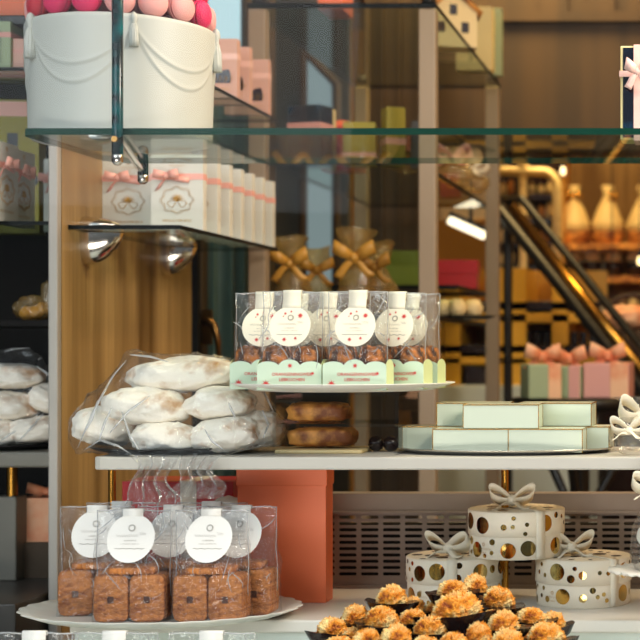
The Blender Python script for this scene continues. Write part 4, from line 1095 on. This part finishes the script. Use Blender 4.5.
# px, py of the coconut, depth, width in px, description
heap = [(391, 596, 2.325, 31, 'upper left one standing apart on top of the heap'), (453, 587, 2.345, 30, 'topmost one at the rear of the heap, left of its neighbour'),
 (473, 585, 2.372, 28, 'topmost one at the rear of the heap, right of its neighbour'), (499, 596, 2.325, 33, 'upper right one on top of the heap'),
 (458, 606, 2.262, 50, 'largest one, in the middle of the heap'), (412, 606, 2.345, 26, 'dark-edged small one between the upper left one and the largest'),
 (382, 616, 2.270, 40, 'broad one left below the upper left one'), (356, 614, 2.315, 26, 'small one at the left shoulder of the heap'),
 (331, 627, 2.270, 32, 'leftmost one of the heap'), (429, 626, 2.235, 35, 'one left below the largest'),
 (503, 622, 2.240, 32, 'one right below the largest'), (531, 615, 2.300, 31, 'right shoulder one of the heap'),
 (554, 622, 2.325, 27, 'rightmost one of the heap, at the rear'), (549, 633, 2.225, 38, 'pale one at the right end near the border'),
 (366, 637, 2.205, 30, 'low one at the left near the border'), (395, 636, 2.190, 32, 'low one left of centre near the border'),
 (457, 640, 2.180, 34, 'low one directly below the largest'), (507, 641, 2.180, 34, 'low one right of centre near the border'),
 (426, 645, 2.165, 32, 'lowest one at the centre on the border'), (338, 645, 2.2, 32, 'lowest one at the left end on the border'), (480, 632, 2.21, 30, 'dark one between the two low right ones')]
for i, (px, py, D, wpx, d_) in enumerate(heap):
    q = random.Random(i*7+3); f = S(wpx, D)/.0475
    loc = P(px, py, D); loc.z = max(PZ+.0005, loc.z-.0285*f)
    k = dup(var[i % 5], loc, 0, 'golden coconut macaroon, '+d_, 'coconut macaroons'); del k['group']
    k.rotation_euler = (q.uniform(-.12, .16), q.uniform(-.16, .16), q.uniform(-.9, .9)); k.scale = (f*1.05, f*1.05, f)
# those the heap rests on
for j, (px, D) in enumerate([(352, 2.275), (534, 2.275), (372, 2.31), (412, 2.285), (452, 2.28), (494, 2.285), (532, 2.315), (395, 2.355), (436, 2.355), (477, 2.355), (515, 2.35)]):
    for L_ in ((0, 1) if j in (3, 4, 5, 8, 9) else (0,)):
        q = random.Random(j*3+L_); k = dup(var[(j+L_) % 5], (X(px, D), D, PZ+.001+.028*L_), q.uniform(-.5, .5), 'coconut macaroon buried low inside the heap, mostly hidden by others', 'buried coconut macaroons', (.85, .85, .8))
for v in var:
    for c in list(v.children): bpy.data.objects.remove(c)
    bpy.data.objects.remove(v)

# ================================================================== ORANGE AND RED BOXES BEHIND THE PLATTER
x0, x1 = X(236, 2.605), X(327, 2.605)
t = thing('gift_box', 'large plain orange box standing on the counter behind the right end of the platter', 'box', ((x0+x1)/2, 2.605, CZ))
w = x1-x0; h = CZ*0+S(607-471, 2.57)
MB().box((0, .025, h*.46), (w-.004, .048, h*.92)).build('box_body', 'orange', t, bevel=.001)
MB().box((0, .025, h-.014), (w, .05, .028)).build('lid', 'orange', t, bevel=.0015)
x0, x1 = X(122, 2.63), X(233, 2.63)
t = thing('gift_box', 'glossy red box with white ribbon behind the biscuit bags, under the bread plate', 'box', ((x0+x1)/2, 2.63, CZ))
w = x1-x0; h = .196
MB().box((0, .055, h/2), (w, .11, h)).build('box_body', 'redcard', t, bevel=.001)
r = MB(); r.box((.018, .055, h/2), (.026, .112, h+.001)); r.strip([(.05+.018*k, -.004-.004*math.sin(k), h-.055+.018*math.sin(k*.8)) for k in range(5)], Vector((0, 0, .03))); r.build('ribbon', 'ivory', t)

# ================================================================== LACE-TOPPED STAND AT THE RIGHT BORDER
sx, sy = X(655, 2.34), 2.35
t = thing('cake_stand', 'white lacy-rimmed cake stand at the right border before the lower right round box', 'stand', (sx, sy, H-.5795))
zt = H-.322-(H-.5795); o = MB(); n = 120
pr = [(.0004, 0), (.045, 0), (.046, .004), (.014, .014), (.010, zt-.03), (.02, zt-.008), (.045, zt-.004), (.0665, zt+.001), (.067, zt+.003), (.045, zt), (.0004, zt)]
vs = [(q*(1+(.05*abs(math.sin(8*2*PI*i/n)) if q > .06 else 0))*math.cos(2*PI*i/n), q*(1+(.05*abs(math.sin(8*2*PI*i/n)) if q > .06 else 0))*math.sin(2*PI*i/n), z-(.004*abs(math.sin(16*2*PI*i/n)) if q > .06 else 0)) for q, z in pr for i in range(n)]
o.add(vs, [(j*n+i, j*n+(i+1) % n, (j+1)*n+(i+1) % n, (j+1)*n+i) for j in range(len(pr)-1) for i in range(n)], 0, True); o.build('stand_body', 'white', t)
t = thing('tied_bag', 'clear bag with ivory bow standing on the lacy stand at the right border', 'bag', (sx+.004, sy, H-.322+.0003))
o = MB(); o.lathe([(.0004, 0), (.034, .001), (.040, .02), (.038, .06), (.024, .095), (.010, .118), (.008, .124), (.016, .14), (.026, .155)], 48, caps=False)
o.v = [v+Vector((.003*noise.noise(v*60), .003*noise.noise(v*60+Vector((5, 0, 0))), 0)) for v in o.v]; o.build('wrapper', 'filmwarm', t)
r = MB(); bow(r, (-.004, -.014, .118), .066, .036, .022, 0, True, 2, .2, True); r.build('bow', 'ivory', t)
q = 0
for k, (a, z) in enumerate(((0, .020), (2.1, .020), (4.2, .020), (1, .052), (3.1, .052), (5.2, .052))):
    o = MB(); o.blob((0, 0, 0), (.015, .015, .0155), .06, 2, k); tag(o.build('bonbon', 'sage' if k % 2 else 'card', None, (sx+.004+.0165*math.cos(a), sy+.0165*math.sin(a), H-.322+.0005+z-.003)), ('sage green' if k % 2 else 'pale grey')+' bonbon inside the tied bag on the lacy stand', 'bonbon', ('sage' if k % 2 else 'pale')+' bonbons in the tied bag')
# ================================================================== GOODS ON THE RACK
before = set(C.objects)
ORD = ['first', 'second', 'third', 'fourth', 'fifth', 'sixth', 'seventh', 'eighth', 'ninth']
def rp(px, D, z): return (X(px, D+.32), D+.32, z)
Z0, Z1, Z2, Z3 = RZ
plain_box('gift_box', 'dark navy box with pink band at the left end of the rack shelf', 'box', rp(304, 3.32, Z1), -.25, (.075, .055, .128), 'navy', None, .66, 'lilac')
plain_box('gift_box', 'cream slab beside the dark navy box on the rack shelf', 'box', rp(321, 3.335, Z1), -.2, (.018, .055, .127), 'creamcard', None, None)
plain_box('gift_box', 'narrow yellow box between the navy box and the red arched tin on the rack', 'box', rp(328, 3.36, Z1), 0, (.012, .05, .105), 'yellow', None, None)
o = MB(); pts = [(-.042, 0), (.042, 0)]+[(.042*math.cos(a), .062+.048*math.sin(a)) for a in [PI*k/14 for k in range(15)]]
o.prism(pts, 0, .05); t = thing('arched_tin', 'orange-red arch-topped tin behind the olive box on the rack', 'tin', rp(341, 3.42, Z1)); o.build('tin_body', 'orange', t, bevel=.002)
o = MB(); o.prism([(x*.8, z*.86+.003) for x, z in pts], -.002, 0); o.build('front_panel', 'redcard', t)
plain_box('gift_box', 'short wide olive box with pale pink band on the rack shelf', 'box', rp(359, 3.30, Z1), .12, (.066, .05, .09), 'olive', None, .25, 'lilac')
plain_box('gift_box', 'tall olive box with pink band near the right post of the rack', 'box', rp(396, 3.31, Z1), .45, (.040, .045, .122), 'olive', None, .42, 'lilac')
plain_box('gift_box', 'small dark box against the right front post of the rack', 'box', rp(415, 3.36, Z1), 0, (.020, .04, .10), 'darkgrey', None, None)
tied_pack('gold-tinted tied packet beside the tall olive box on the rack', rp(406, 3.47, Z1), 1.2, 'filmgold', 'pink')
tied_pack('gold tied packet on the rack right of the front post, seen over the glass shelf', rp(455, 3.72, Z1), 1.2, 'filmgold', 'pink')
tied_pack('pale gold tied packet at the back right of the same rack shelf', rp(474, 3.95, Z1), 1.1, 'filmgold', 'ivory')
t = plain_box('gift_box', 'pinkish red box at the back right corner of the rack shelf above the red boxes', 'box', rp(450, 4.06, Z1), .1, (.05, .04, .06), 'redbox', None, None)
# golden bags with bows behind the gingerbread bags
def gold_bag(label, loc, s, rz=0):
    t = thing('tied_bag', label, 'bag', loc, rz, 'gold tied bags behind the gingerbread'); o = MB()
    o.lathe([(.0004, 0), (.034*s, .001)]+[((.040-.004*k/5)*s, (.02+.055*k/5)*s) for k in range(6)]+[(.020*s, .098*s), (.012*s, .112*s), (.018*s, .125*s), (.028*s, .142*s), (.036*s, .160*s), (.040*s, .170*s)], 48, caps=False)
    o.v = [v+Vector((.012*noise.noise(v*38), .012*noise.noise(v*38+Vector((7, 1, 0))), .008*noise.noise(v*30)*(v.z/(.165*s)))) for v in o.v]; o.build('wrapper', 'filmgold', t)
    r = MB(); bow(r, (0, -.020*s, .112*s), .080*s, .05*s, .026*s, 0, True, 5, .4); r.build('bow', 'ribbongold', t); return t
gold_bag('gold cellophane bag with bow at the left, above the gingerbread bags', rp(292, 3.36, Z3), .98)
gold_bag('gold cellophane bag leaning right beside the leftmost gold bag', rp(316, 3.46, Z3), .88, .3)
gold_bag('tall gold cellophane bag with large bow in the middle of the rack', rp(357, 3.36, Z3), 1.08)
gold_bag('gold cellophane bag with bow right of the tall one on the rack', rp(380, 3.40, Z3), .92, -.3)
for i, (px, D, dz, w, lab) in enumerate(((372, 3.95, 0, .16, 'lower left green foil box at the back of the rack'), (402, 3.78, 0, .12, 'lower right green foil box at the back of the rack'), (395, 3.93, .0498, .17, 'upper green foil box lying on the two lower green ones'))):
    plain_box('foil_box', lab, 'box', rp(px, D, Z2+dz), 0, (w, .09, .045), 'greenbox', group='green foil boxes on the rack')
for i, (px, D, dz, lab) in enumerate(((456, 4.0, 0, 'lower red foil box between the right posts of the rack'), (457, 4.0, .0388, 'upper red foil box between the right posts of the rack'))):
    plain_box('foil_box', lab, 'box', rp(px, D-.03, Z2+dz), .05, (.10, .07, .035), 'redbox', group='red foil boxes on the rack')
plate('cake_plate', 'dark plate with cream pastries on the lowest rack shelf at right', rp(460, 3.86, Z3), .085, 'black', h=.010)
for k, (dx, dy) in enumerate(((-.04, -.02), (0, -.035), (.04, -.02), (-.02, .03), (.025, .03))):
    o = MB(); o.blob((0, 0, .022), (.021, .021, .023), .18, 3, k+60, 24, 16); c = rp(460, 3.86, Z3+.004)
    tag(o.build('cream_pastry', 'cakewhite', None, (c[0]+dx, c[1]+dy, c[2])), ['front left', 'front middle', 'front right', 'rear left', 'rear right'][k]+' whipped cream pastry on the dark plate of the lowest rack shelf', 'pastry', 'cream pastries on the rack plate')
# top shelf of the rack: cut-out houses and pale boxes
def house(label, loc, rz, s=1):
    t = thing('gingerbread_house', label, 'house', loc, rz); o = MB()
    o.prism([(-.06*s, 0), (.06*s, 0), (.06*s, .09*s), (0, .14*s), (-.06*s, .09*s)], -.035, .035); o.build('house_wall', 'cream', t)
    r = MB(); 
    for q in (-1, 1): r.strip([(q*.072*s, 0, .086*s), (0, 0, .148*s)], Vector((0, .09, 0)), 0, .004)
    r.build('roof', 'loaf', t)
    for x, z in ((-.03, .05), (.03, .05), (0, .095)):
        w_ = MB(); w_.box((x*s, -.036, z*s), (.018*s, .003, .026*s)); w_.build('window', 'dark', t)
house('cream gingerbread house with dark windows on the top rack shelf', rp(452, 3.72, Z0), .25, .9)
plain_box('gift_box', 'large plain cream box behind the house on the top rack shelf', 'box', rp(474, 4.02, Z0), 0, (.09, .05, .158), 'creamcard', None, None)
plain_box('gift_box', 'narrow sage box at the back right corner of the top rack shelf', 'box', rp(497, 4.10, Z0), 0, (.022, .03, .17), 'sage', None, None)
plain_box('gift_box', 'flat orange box on the top rack shelf at the upper border of the photo', 'box', rp(330, 3.24, Z0), 0, (.05, .1, .06), 'orange', None, None)

for o in set(C.objects)-before:
    if not o.parent: o.scale = [k*1.09 for k in o.scale]
# ================================================================== THE SHOP BEHIND
t = thing('handrail', 'dark sloping rail with gold inlay descending to the right behind the rack', 'rail', (0, 0, 0))
A, B = P(500, 210, 4.82), P(660, 412, 4.45); dr = (B-A); 
o = MB(); o.cyl(A, B, .020, 8); o.build('lower_rail', 'black', t)
o = MB(); up = Vector((.055, 0, .02)); o.cyl(A+up+Vector((.01, .0, .015)), B+up+Vector((.01, 0, .015)), .013, 8); o.build('upper_rail', 'black', t)
o = MB(); o.strip([A+Vector((.030, .012, .012)), B+Vector((.030, .012, .012))], Vector((.026, 0, .023)), 0, .004); o.build('gold_inlay', 'brass', t)
o = MB(); o.cyl((A.x+.02, A.y+.03, 0), A+Vector((.02, .03, -.02)), .014, 8); o.cyl((B.x-.02, B.y+.03, 0), B+Vector((-.02, .03, .02)), .014, 8); o.build('rail_post', 'black', t)

# counter of yellow lacquer with dark shelves
DC = 5.0; x0, x1 = X(430, DC), X(600, DC)
t = thing('pastry_counter', 'yellow lacquered counter with dark display shelves far behind the rack', 'counter', (0, 0, 0))
MB().box(((x0+x1)/2, DC+.36, Z(265, DC)/2), (x1-x0, .02, Z(265, DC))).build('back_panel', 'yellowlac', t)
for y, th, m_, nm in ((306, .030, 'choc', 'shelf'), (349, .028, 'choc', 'shelf'), (318, .03, 'yellowlac', 'rail'), (361, .022, 'yellowlac', 'rail')):
    MB().box(((x0+x1)/2, DC+.17, Z(y, DC)), (x1-x0, .34, th)).build(nm, m_, t, bevel=.003)
MB().box(((x0+x1)/2, DC+.15, Z(385, DC)/2), (x1-x0, .36, Z(385, DC))).build('plinth', 'mintwall', t, bevel=.004)
for px in (434, 452, 497, 518, 560): MB().box((X(px, DC), DC+.16, (Z(268, DC)+Z(385, DC))/2), (.05, .32, Z(268, DC)-Z(385, DC))).build('upright', 'yellowlac', t)
tz_ = Z(385, DC)
for k, (px, w_) in enumerate(((475, .065), (537, .07), (580, .09))):
    MB().box((X(px, DC), DC+.04, tz_+.03), (w_, .08, .058)).build('opening_shade', 'choc', t, bevel=.004)  # solid dark blocks standing in for the shade inside open recesses
zc = Z(349, DC)+.0145
for k in range(8):
    px = 527+k*9.2
    o = MB(); o.box((0, 0, .02), (.022, .04, .04)); b_ = o.build('chocolate_cake', 'choc', None, (X(px, DC), DC+.06, zc), bevel=.003); tag(b_, ORD[k]+' small chocolate cake from the left on the far yellow counter', 'cake', 'chocolate cakes on the far counter')
o = MB(); o.box((0, 0, .055), (.05, .10, .11)); tag(o.build('bread_bin', 'grey', None, (X(507, DC), DC+.12, Z(306, DC)+.016), bevel=.004), 'grey square bin on the far yellow counter right of the back post', 'bin')
o = MB(); o.box((0, 0, .03), (.07, .1, .06)); tag(o.build('recess_block', 'navy', None, (X(508, DC), DC+.12, zc+.0005), bevel=.003), 'dark blue block for the shaded carton on the lower dark shelf of the far counter', 'recess')  # solid navy block painted in for the darkness of an opening
# strip lamp over the counter and pale box cupboard behind the rack
t = thing('strip_lamp', 'bright slanting strip lamp between the right posts of the rack', 'lamp', P(467, 228, 4.9)); t.rotation_euler = (0, .42, 0)
MB().box((0, 0, 0), (.125, .03, .026)).build('tube', 'tube', t, bevel=.008); MB().box((0, .024, .012), (.14, .02, .03)).build('housing', 'black', t); o = MB(); o.cyl((0, .03, .02), (-.408*.236, .03, .02+.913*.236), .006, 8); o.build('bracket', 'black', t)
tag(MB().box((X(468, 5.3), 5.32, Z(190, 5.3)), (.20, .04, .20)).build('wall_cupboard', 'cream', bevel=.006), 'cream cupboard hanging above the slanting strip lamp', 'cupboard')
# arch and turned column in front of the lit shelves
def arch():
    o = MB(); D = 5.6; pts = [P(557, 440, D), P(557, 190, D)]+[P(557-14*(1-math.cos(a)), 190-18*math.sin(a), D) for a in [PI/2*k/8 for k in range(1, 9)]]+[P(500, 171, D)]
    o.tube(pts, .017, 10); return o
t = thing('arch_frame', 'cream arched frame around the dark shelves right of the back post', 'frame', (0, 0, 0)); arch().build('arch', 'cream', t)
p = P(523, 300, 5.6); o = MB()
o.lathe([(.022, 0), (.022, .05), (.015, .07), (.020, .10), (.015, .13), (.014, .28), (.020, .30), (.014, .33), (.014, .52), (.022, .55), (.022, .60)], 20, (p.x, p.y, Z(318, 5.6))); o.build('turned_column', 'cream', t)
for y in (172, 198, 222, 246, 268):
    MB().box((X(526, 5.7), 5.74, Z(y, 5.7)), (X(555, 5.7)-X(497, 5.7), .18, .016)).build('shelf', 'choc', t)
MB().box((X(526, 5.84), 5.86, Z(250, 5.84)), (X(560, 5.84)-X(490, 5.84), .02, .7)).build('back_panel', 'choc', t)
q = random.Random(11); ROWN = {198: 'top', 222: 'second', 246: 'third', 268: 'lowest'}
for y in (198, 222, 246, 268):
    for k, px in enumerate((503, 511, 532, 541, 549)):
        D = 5.68; o = MB(); hh_ = q.uniform(.035, .06); o.lathe([(.0004, 0), (.012, 0), (.013, hh_*.7), (.006, hh_*.9), (.006, hh_), (.0004, hh_)], 14, caps=False)
        m_ = q.choice(['cakewhite', 'loaf', 'gold', 'loaf', 'cream'])
        tag(o.build('sweet_jar', m_, None, (X(px, D), D, Z(y, 5.7)+.0085)), ORD[k]+' jar from the left on the '+ROWN[y]+' shelf inside the cream arch', 'jar', 'jars inside the cream arch')
# lit back shelves with wrapped hampers and iced cakes
DS = 6.3; xa, xb_ = X(556, DS), X(760, DS)
t = thing('back_shelves', 'amber-lit back wall shelves with wrapped hampers and iced cakes', 'shelves', (0, 0, 0))
MB().box(((xa+xb_)/2, DS+.32, Z(250, DS)), (xb_-xa, .03, 1.6)).build('back_panel', 'wood', t)
SH = [Z(243, DS), Z(276, DS), Z(334, DS)]
for z in SH: MB().box(((xa+xb_)/2, DS+.15, z-.012), (xb_-xa, .32, .024)).build('shelf', 'loaf', t)
MB().box((xa+.015, DS+.15, Z(250, DS)), (.03, .32, 1.6)).build('side_panel', 'amberwall', t)
for k, px in enumerate((572, 606, 642, 680)):
    lab = 'cream paper hamper tied at the top, %s from the left on the upper back shelf' % ['first', 'second', 'third', 'fourth'][k]
    if k == 0:
        h_ = thing('wrapped_hamper', lab, 'hamper', (X(px, DS), DS+.1, SH[0]), 0, 'hampers on the back shelf')
        o = MB(); o.lathe([(.0004, 0), (.062, 0), (.066, .03), (.066, .05)], 28, caps=False); o.build('basket', 'loaf', h_)
        o = MB(); o.lathe([(.066, .05), (.062, .09), (.042, .14), (.016, .19), (.012, .2), (.026, .235)], 28, caps=False); o.v = [v+Vector((.004*noise.noise(v*40), .004*noise.noise(v*40+Vector((3, 0, 0))), 0)) for v in o.v]; o.build('wrapper', 'cream', h_, solid=.002)
        o = MB(); bow(o, (0, -.02, .195), .06, .03, .02); o.build('bow', 'gold', h_)
    else: dup(h_, (X(px, DS), DS+.1, SH[0]), k, lab)
for k, px in enumerate((570, 590, 612, 634, 656)):
    lab = 'dark cake with white icing, %s from the left on the middle back shelf' % ['first', 'second', 'third', 'fourth', 'fifth'][k]
    if k == 0:
        ck = thing('iced_cake', lab, 'cake', (X(px, DS), DS+.08, SH[1]), 0, 'iced cakes on the back shelf')
        o = MB(); o.lathe([(.0004, 0), (.036, 0), (.040, .05), (.036, .06), (.0004, .06)], 28, caps=False); o.build('cake_body', 'choc', ck)
        o = MB(); o.blob((0, 0, .072), (.034, .034, .032), .15, 3, 4, 24, 16); o.build('icing', 'cakewhite', ck)
    else: dup(ck, (X(px, DS), DS+.08, SH[1]), k, lab)
t = thing('strip_lamp', 'upright glowing lamp tube at the left end of the iced cakes', 'lamp', (X(586, DS), DS+.22, (SH[0]+SH[1])/2))
MB().cyl((0, 0, -.052), (0, 0, .06), .011, 12).build('tube', 'tube', t); o = MB(); o.cyl((0, 0, .06), (0, 0, .072), .015, 12); o.cyl((0, 0, -.066), (0, 0, -.052), .015, 12); o.build('cap', 'brass', t)
q = random.Random(5)
for k in range(9):
    px = 564+k*11.5; D = DS+.05+.06*(k % 2); s = q.uniform(.9, 1.2)
    lab = ORD[k]+' pale pastry bag from the left on the lowest back shelf'
    o = MB(); o.blob((0, 0, .042*s), (.032, .03, .044*s), .25, 3, k+70, 22, 16); o.blob((0, 0, .105*s), (.018, .016, .035*s), .3, 3, k+80, 18, 12)
    tag(o.build('pastry_bag', q.choice(['cakewhite', 'cream', 'loaf']), None, (X(px, D), D, SH[2]+.004)), lab, 'bag', 'pastry bags on the lowest back shelf')
for k, (px, py) in enumerate(((612, 313), (640, 262), (563, 172))):  # glowing beads put in for small sparkles of light
    p = P(px, py, 5.4); t = thing('hanging_sparkle', 'small glowing sparkle bulb %s' % ['above the dark hamper at the right', 'before the iced cakes at the right border', 'at the corner of the cream arch'][k], 'lamp', p)
    o = MB(); o.lathe([(.0004, -.011), (.007, -.008), (.010, 0), (.008, .009), (.006, .018)], 16); o.build('bead', 'bead', t)
    o = MB(); o.cyl((0, 0, .018), (0, 0, .04), .008, 10); o.cyl((0, 0, .04), (0, 0, 2.9-p.z), .002, 6); o.build('cable', 'black', t)
# gift packs on a dark round table
DT = 4.0; tzz = Z(398, DT)
t = thing('round_table', 'dark round table carrying the sage and salmon gift packs', 'table', (X(578, DT), DT+.05, 0))
o = MB(); o.lathe([(.0004, tzz-.03), (.16, tzz-.03), (.17, tzz-.022), (.17, tzz), (.0004, tzz)], 48, caps=False); o.build('table_top', 'black', t)
o = MB(); o.lathe([(.15, 0), (.15, .02), (.03, .04), (.025, tzz-.1), (.05, tzz-.03)], 24); o.build('pedestal', 'black', t)
for k in range(3): a = k*2.1+.4; o = MB(); o.tube([(.145*math.cos(a), .145*math.sin(a), tzz-.03), (.13*math.cos(a), .13*math.sin(a), tzz-.12), (.05*math.cos(a), .05*math.sin(a), tzz-.25), (.03*math.cos(a), .03*math.sin(a), tzz-.3)], .012, 8); o.build('bracket', 'black', t)
def pack(label, px, D, dims, m, bm_, rz):
    t = thing('gift_pack', label, 'parcel', (X(px, D), D, tzz), rz, 'gift packs on the dark round table'); w, d, h = dims
    MB().box((0, 0, h/2), dims).build('wrapping', m, t, bevel=.004)
    MB().box((w*.28, 0, h/2), (w*.40, d+.003, h+.003)).build('side_panel', bm_, t, bevel=.003)
    o = MB(); bow(o, (0, -.01, h+.018), .09, .04, .035, 0, True, 3, .4); o.build('bow', 'salmon', t)
pack('sage gift pack with salmon bow, leftmost on the dark round table', 541, 3.98, (.085, .09, .085), 'sage', 'salmon', .35)
pack('sage and dusty pink gift pack, second from the left on the dark round table', 571, 4.02, (.075, .09, .080), 'sage', 'lilac', -.2)
pack('wide sage gift pack with a dusty pink lid, right end of the dark round table', 609, 4.02, (.115, .09, .088), 'lilac', 'salmon', -.1)
t = thing('hamper', 'dark brown hamper with orange cloth, cut by the right border above the gift packs', 'hamper', (X(634, 4.78), 4.78, 0))
o = MB(); o.lathe([(.0004, .6), (.10, .6), (.115, Z(360, 4.7)), (.118, Z(345, 4.7)), (.11, Z(330, 4.7)), (.0004, Z(328, 4.7))], 32, caps=False); o.build('basket', 'brownbag', t)
o = MB(); o.lathe([(.09, 0), (.09, .6)], 24); o.build('stool', 'brownwall', t)
o = MB(); o.blob((-.02, -.04, Z(318, 4.7)), (.085, .07, .04), .25, 3, 6, 30, 18); o.build('cloth', 'salmon', t)
o = MB(); o.tube([(-.11*math.cos(a), 0, Z(335, 4.7)+.12*math.sin(a)) for a in [PI*k/16 for k in range(17)]], .008, 8); o.build('handle', 'brownbag', t)

# ================================================================== LIGHT, CAMERA, RENDER LOOK
def area(name, loc, target, size, sy, power, col, spread=None):
    l = bpy.data.lights.new(name, 'AREA'); l.shape = 'RECTANGLE'; l.size = size; l.size_y = sy; l.energy = power; l.color = col
    if spread: l.spread = spread
    o = bpy.data.objects.new(name, l); C.objects.link(o); o.location = loc
    o.rotation_euler = (Vector(target)-Vector(loc)).to_track_quat('-Z', 'Y').to_euler(); return o
WARM = (1, .70, .40); AMB = (1, .66, .26)
# ceiling spots of the window display
area('display_light', (-.30, 2.05, 2.75), (-.55, 2.5, 1.0), 1.5, .12, 13, (1, .88, .74))
area('display_light', (.25, 2.7, 2.6), (-.4, 2.6, 1.0), .4, .2, 15, (1, .74, .46))
# warm lamps of the shop
area('shop_light', (-.5, 5.55, 2.75), (-.6, 6.3, 1.3), 1.2, .3, 25, AMB)
area('shop_light', (-.6, 4.55, 2.75), (-.8, 5.0, 1.0), 1.0, .3, 26, AMB)  # unseen lamp added to brighten the yellow counter
area('shop_light', (-.75, 3.65, 2.8), (-.8, 3.7, 1.2), .7, .4, 3, WARM)
area('shop_light', (.6, 3.6, 2.2), (-.9, 3.3, 1.3), .5, .5, 3.5, AMB)
area('shop_light', (-.55, 5.55, 2.35), (-.76, 5.15, 1.0), .6, .2, 10, (1, .74, .32))  # added lamp, hidden behind the bulkhead, to lift the counter's yellow
area('display_light', (.55, 1.95, 2.1), (-.35, 2.6, .95), .4, .3, 20, (1, .88, .74))  # unseen warm fill from front right, added to brighten the counter goods
area('street_fill', (-.7, -.5, .12), (-.5, 2.5, .78), 2.4, .8, 12.5, (1, .94, .86), 1.15)  # unseen low fill for pavement bounce, added to light beneath the board
# street daylight from the front left
wd = bpy.data.worlds.new('street'); sc.world = wd; wd.use_nodes = True; nt = wd.node_tree; nt.nodes.clear()
out = nt.nodes.new('ShaderNodeOutputWorld'); bg = nt.nodes.new('ShaderNodeBackground'); tc = nt.nodes.new('ShaderNodeTexCoord')
sp = nt.nodes.new('ShaderNodeSeparateXYZ'); nt.links.new(tc.outputs['Generated'], sp.inputs[0])
rp_ = nt.nodes.new('ShaderNodeValToRGB'); mr = nt.nodes.new('ShaderNodeMapRange'); mr.inputs['From Min'].default_value = -1
nt.links.new(sp.outputs['Z'], mr.inputs['Value']); nt.links.new(mr.outputs[0], rp_.inputs[0])
e = rp_.color_ramp.elements; e[0].position = .42; e[0].color = (.10, .10, .10, 1); e[1].position = .75; e[1].color = (.75, .9, 1.0, 1)
x = e.new(.52); x.color = (.20, .23, .25, 1)
bg.inputs['Strength'].default_value = .9
nt.links.new(rp_.outputs[0], bg.inputs[0]); nt.links.new(bg.outputs[0], out.inputs[0])
area('street_daylight', (-1.9, -.6, 2.4), (-.7, 2.5, 1.1), 2.0, 1.5, 10.5, (.88, .95, 1), 1.4)

cd = bpy.data.cameras.new('camera'); cam = bpy.data.objects.new('camera', cd); C.objects.link(cam)
cam.location = (0, 0, H); cam.rotation_euler = (PI/2, 0, 0)
cd.sensor_width = 36; cd.lens = 90; cd.shift_x = -390/640; cd.shift_y = 30/640; cd.clip_start = .05
cd.dof.use_dof = True; cd.dof.focus_distance = 2.42; cd.dof.aperture_fstop = 5.6
sc.camera = cam
vs_ = sc.view_settings; vs_.view_transform = 'Standard'; vs_.look = 'None'; vs_.exposure = -0.2; vs_.gamma = 1; vs_.use_curve_mapping = False
sc.cycles.transparent_max_bounces = 40; sc.cycles.max_bounces = 10; sc.cycles.sample_clamp_indirect = 3; sc.cycles.caustics_reflective = False; sc.cycles.caustics_refractive = False
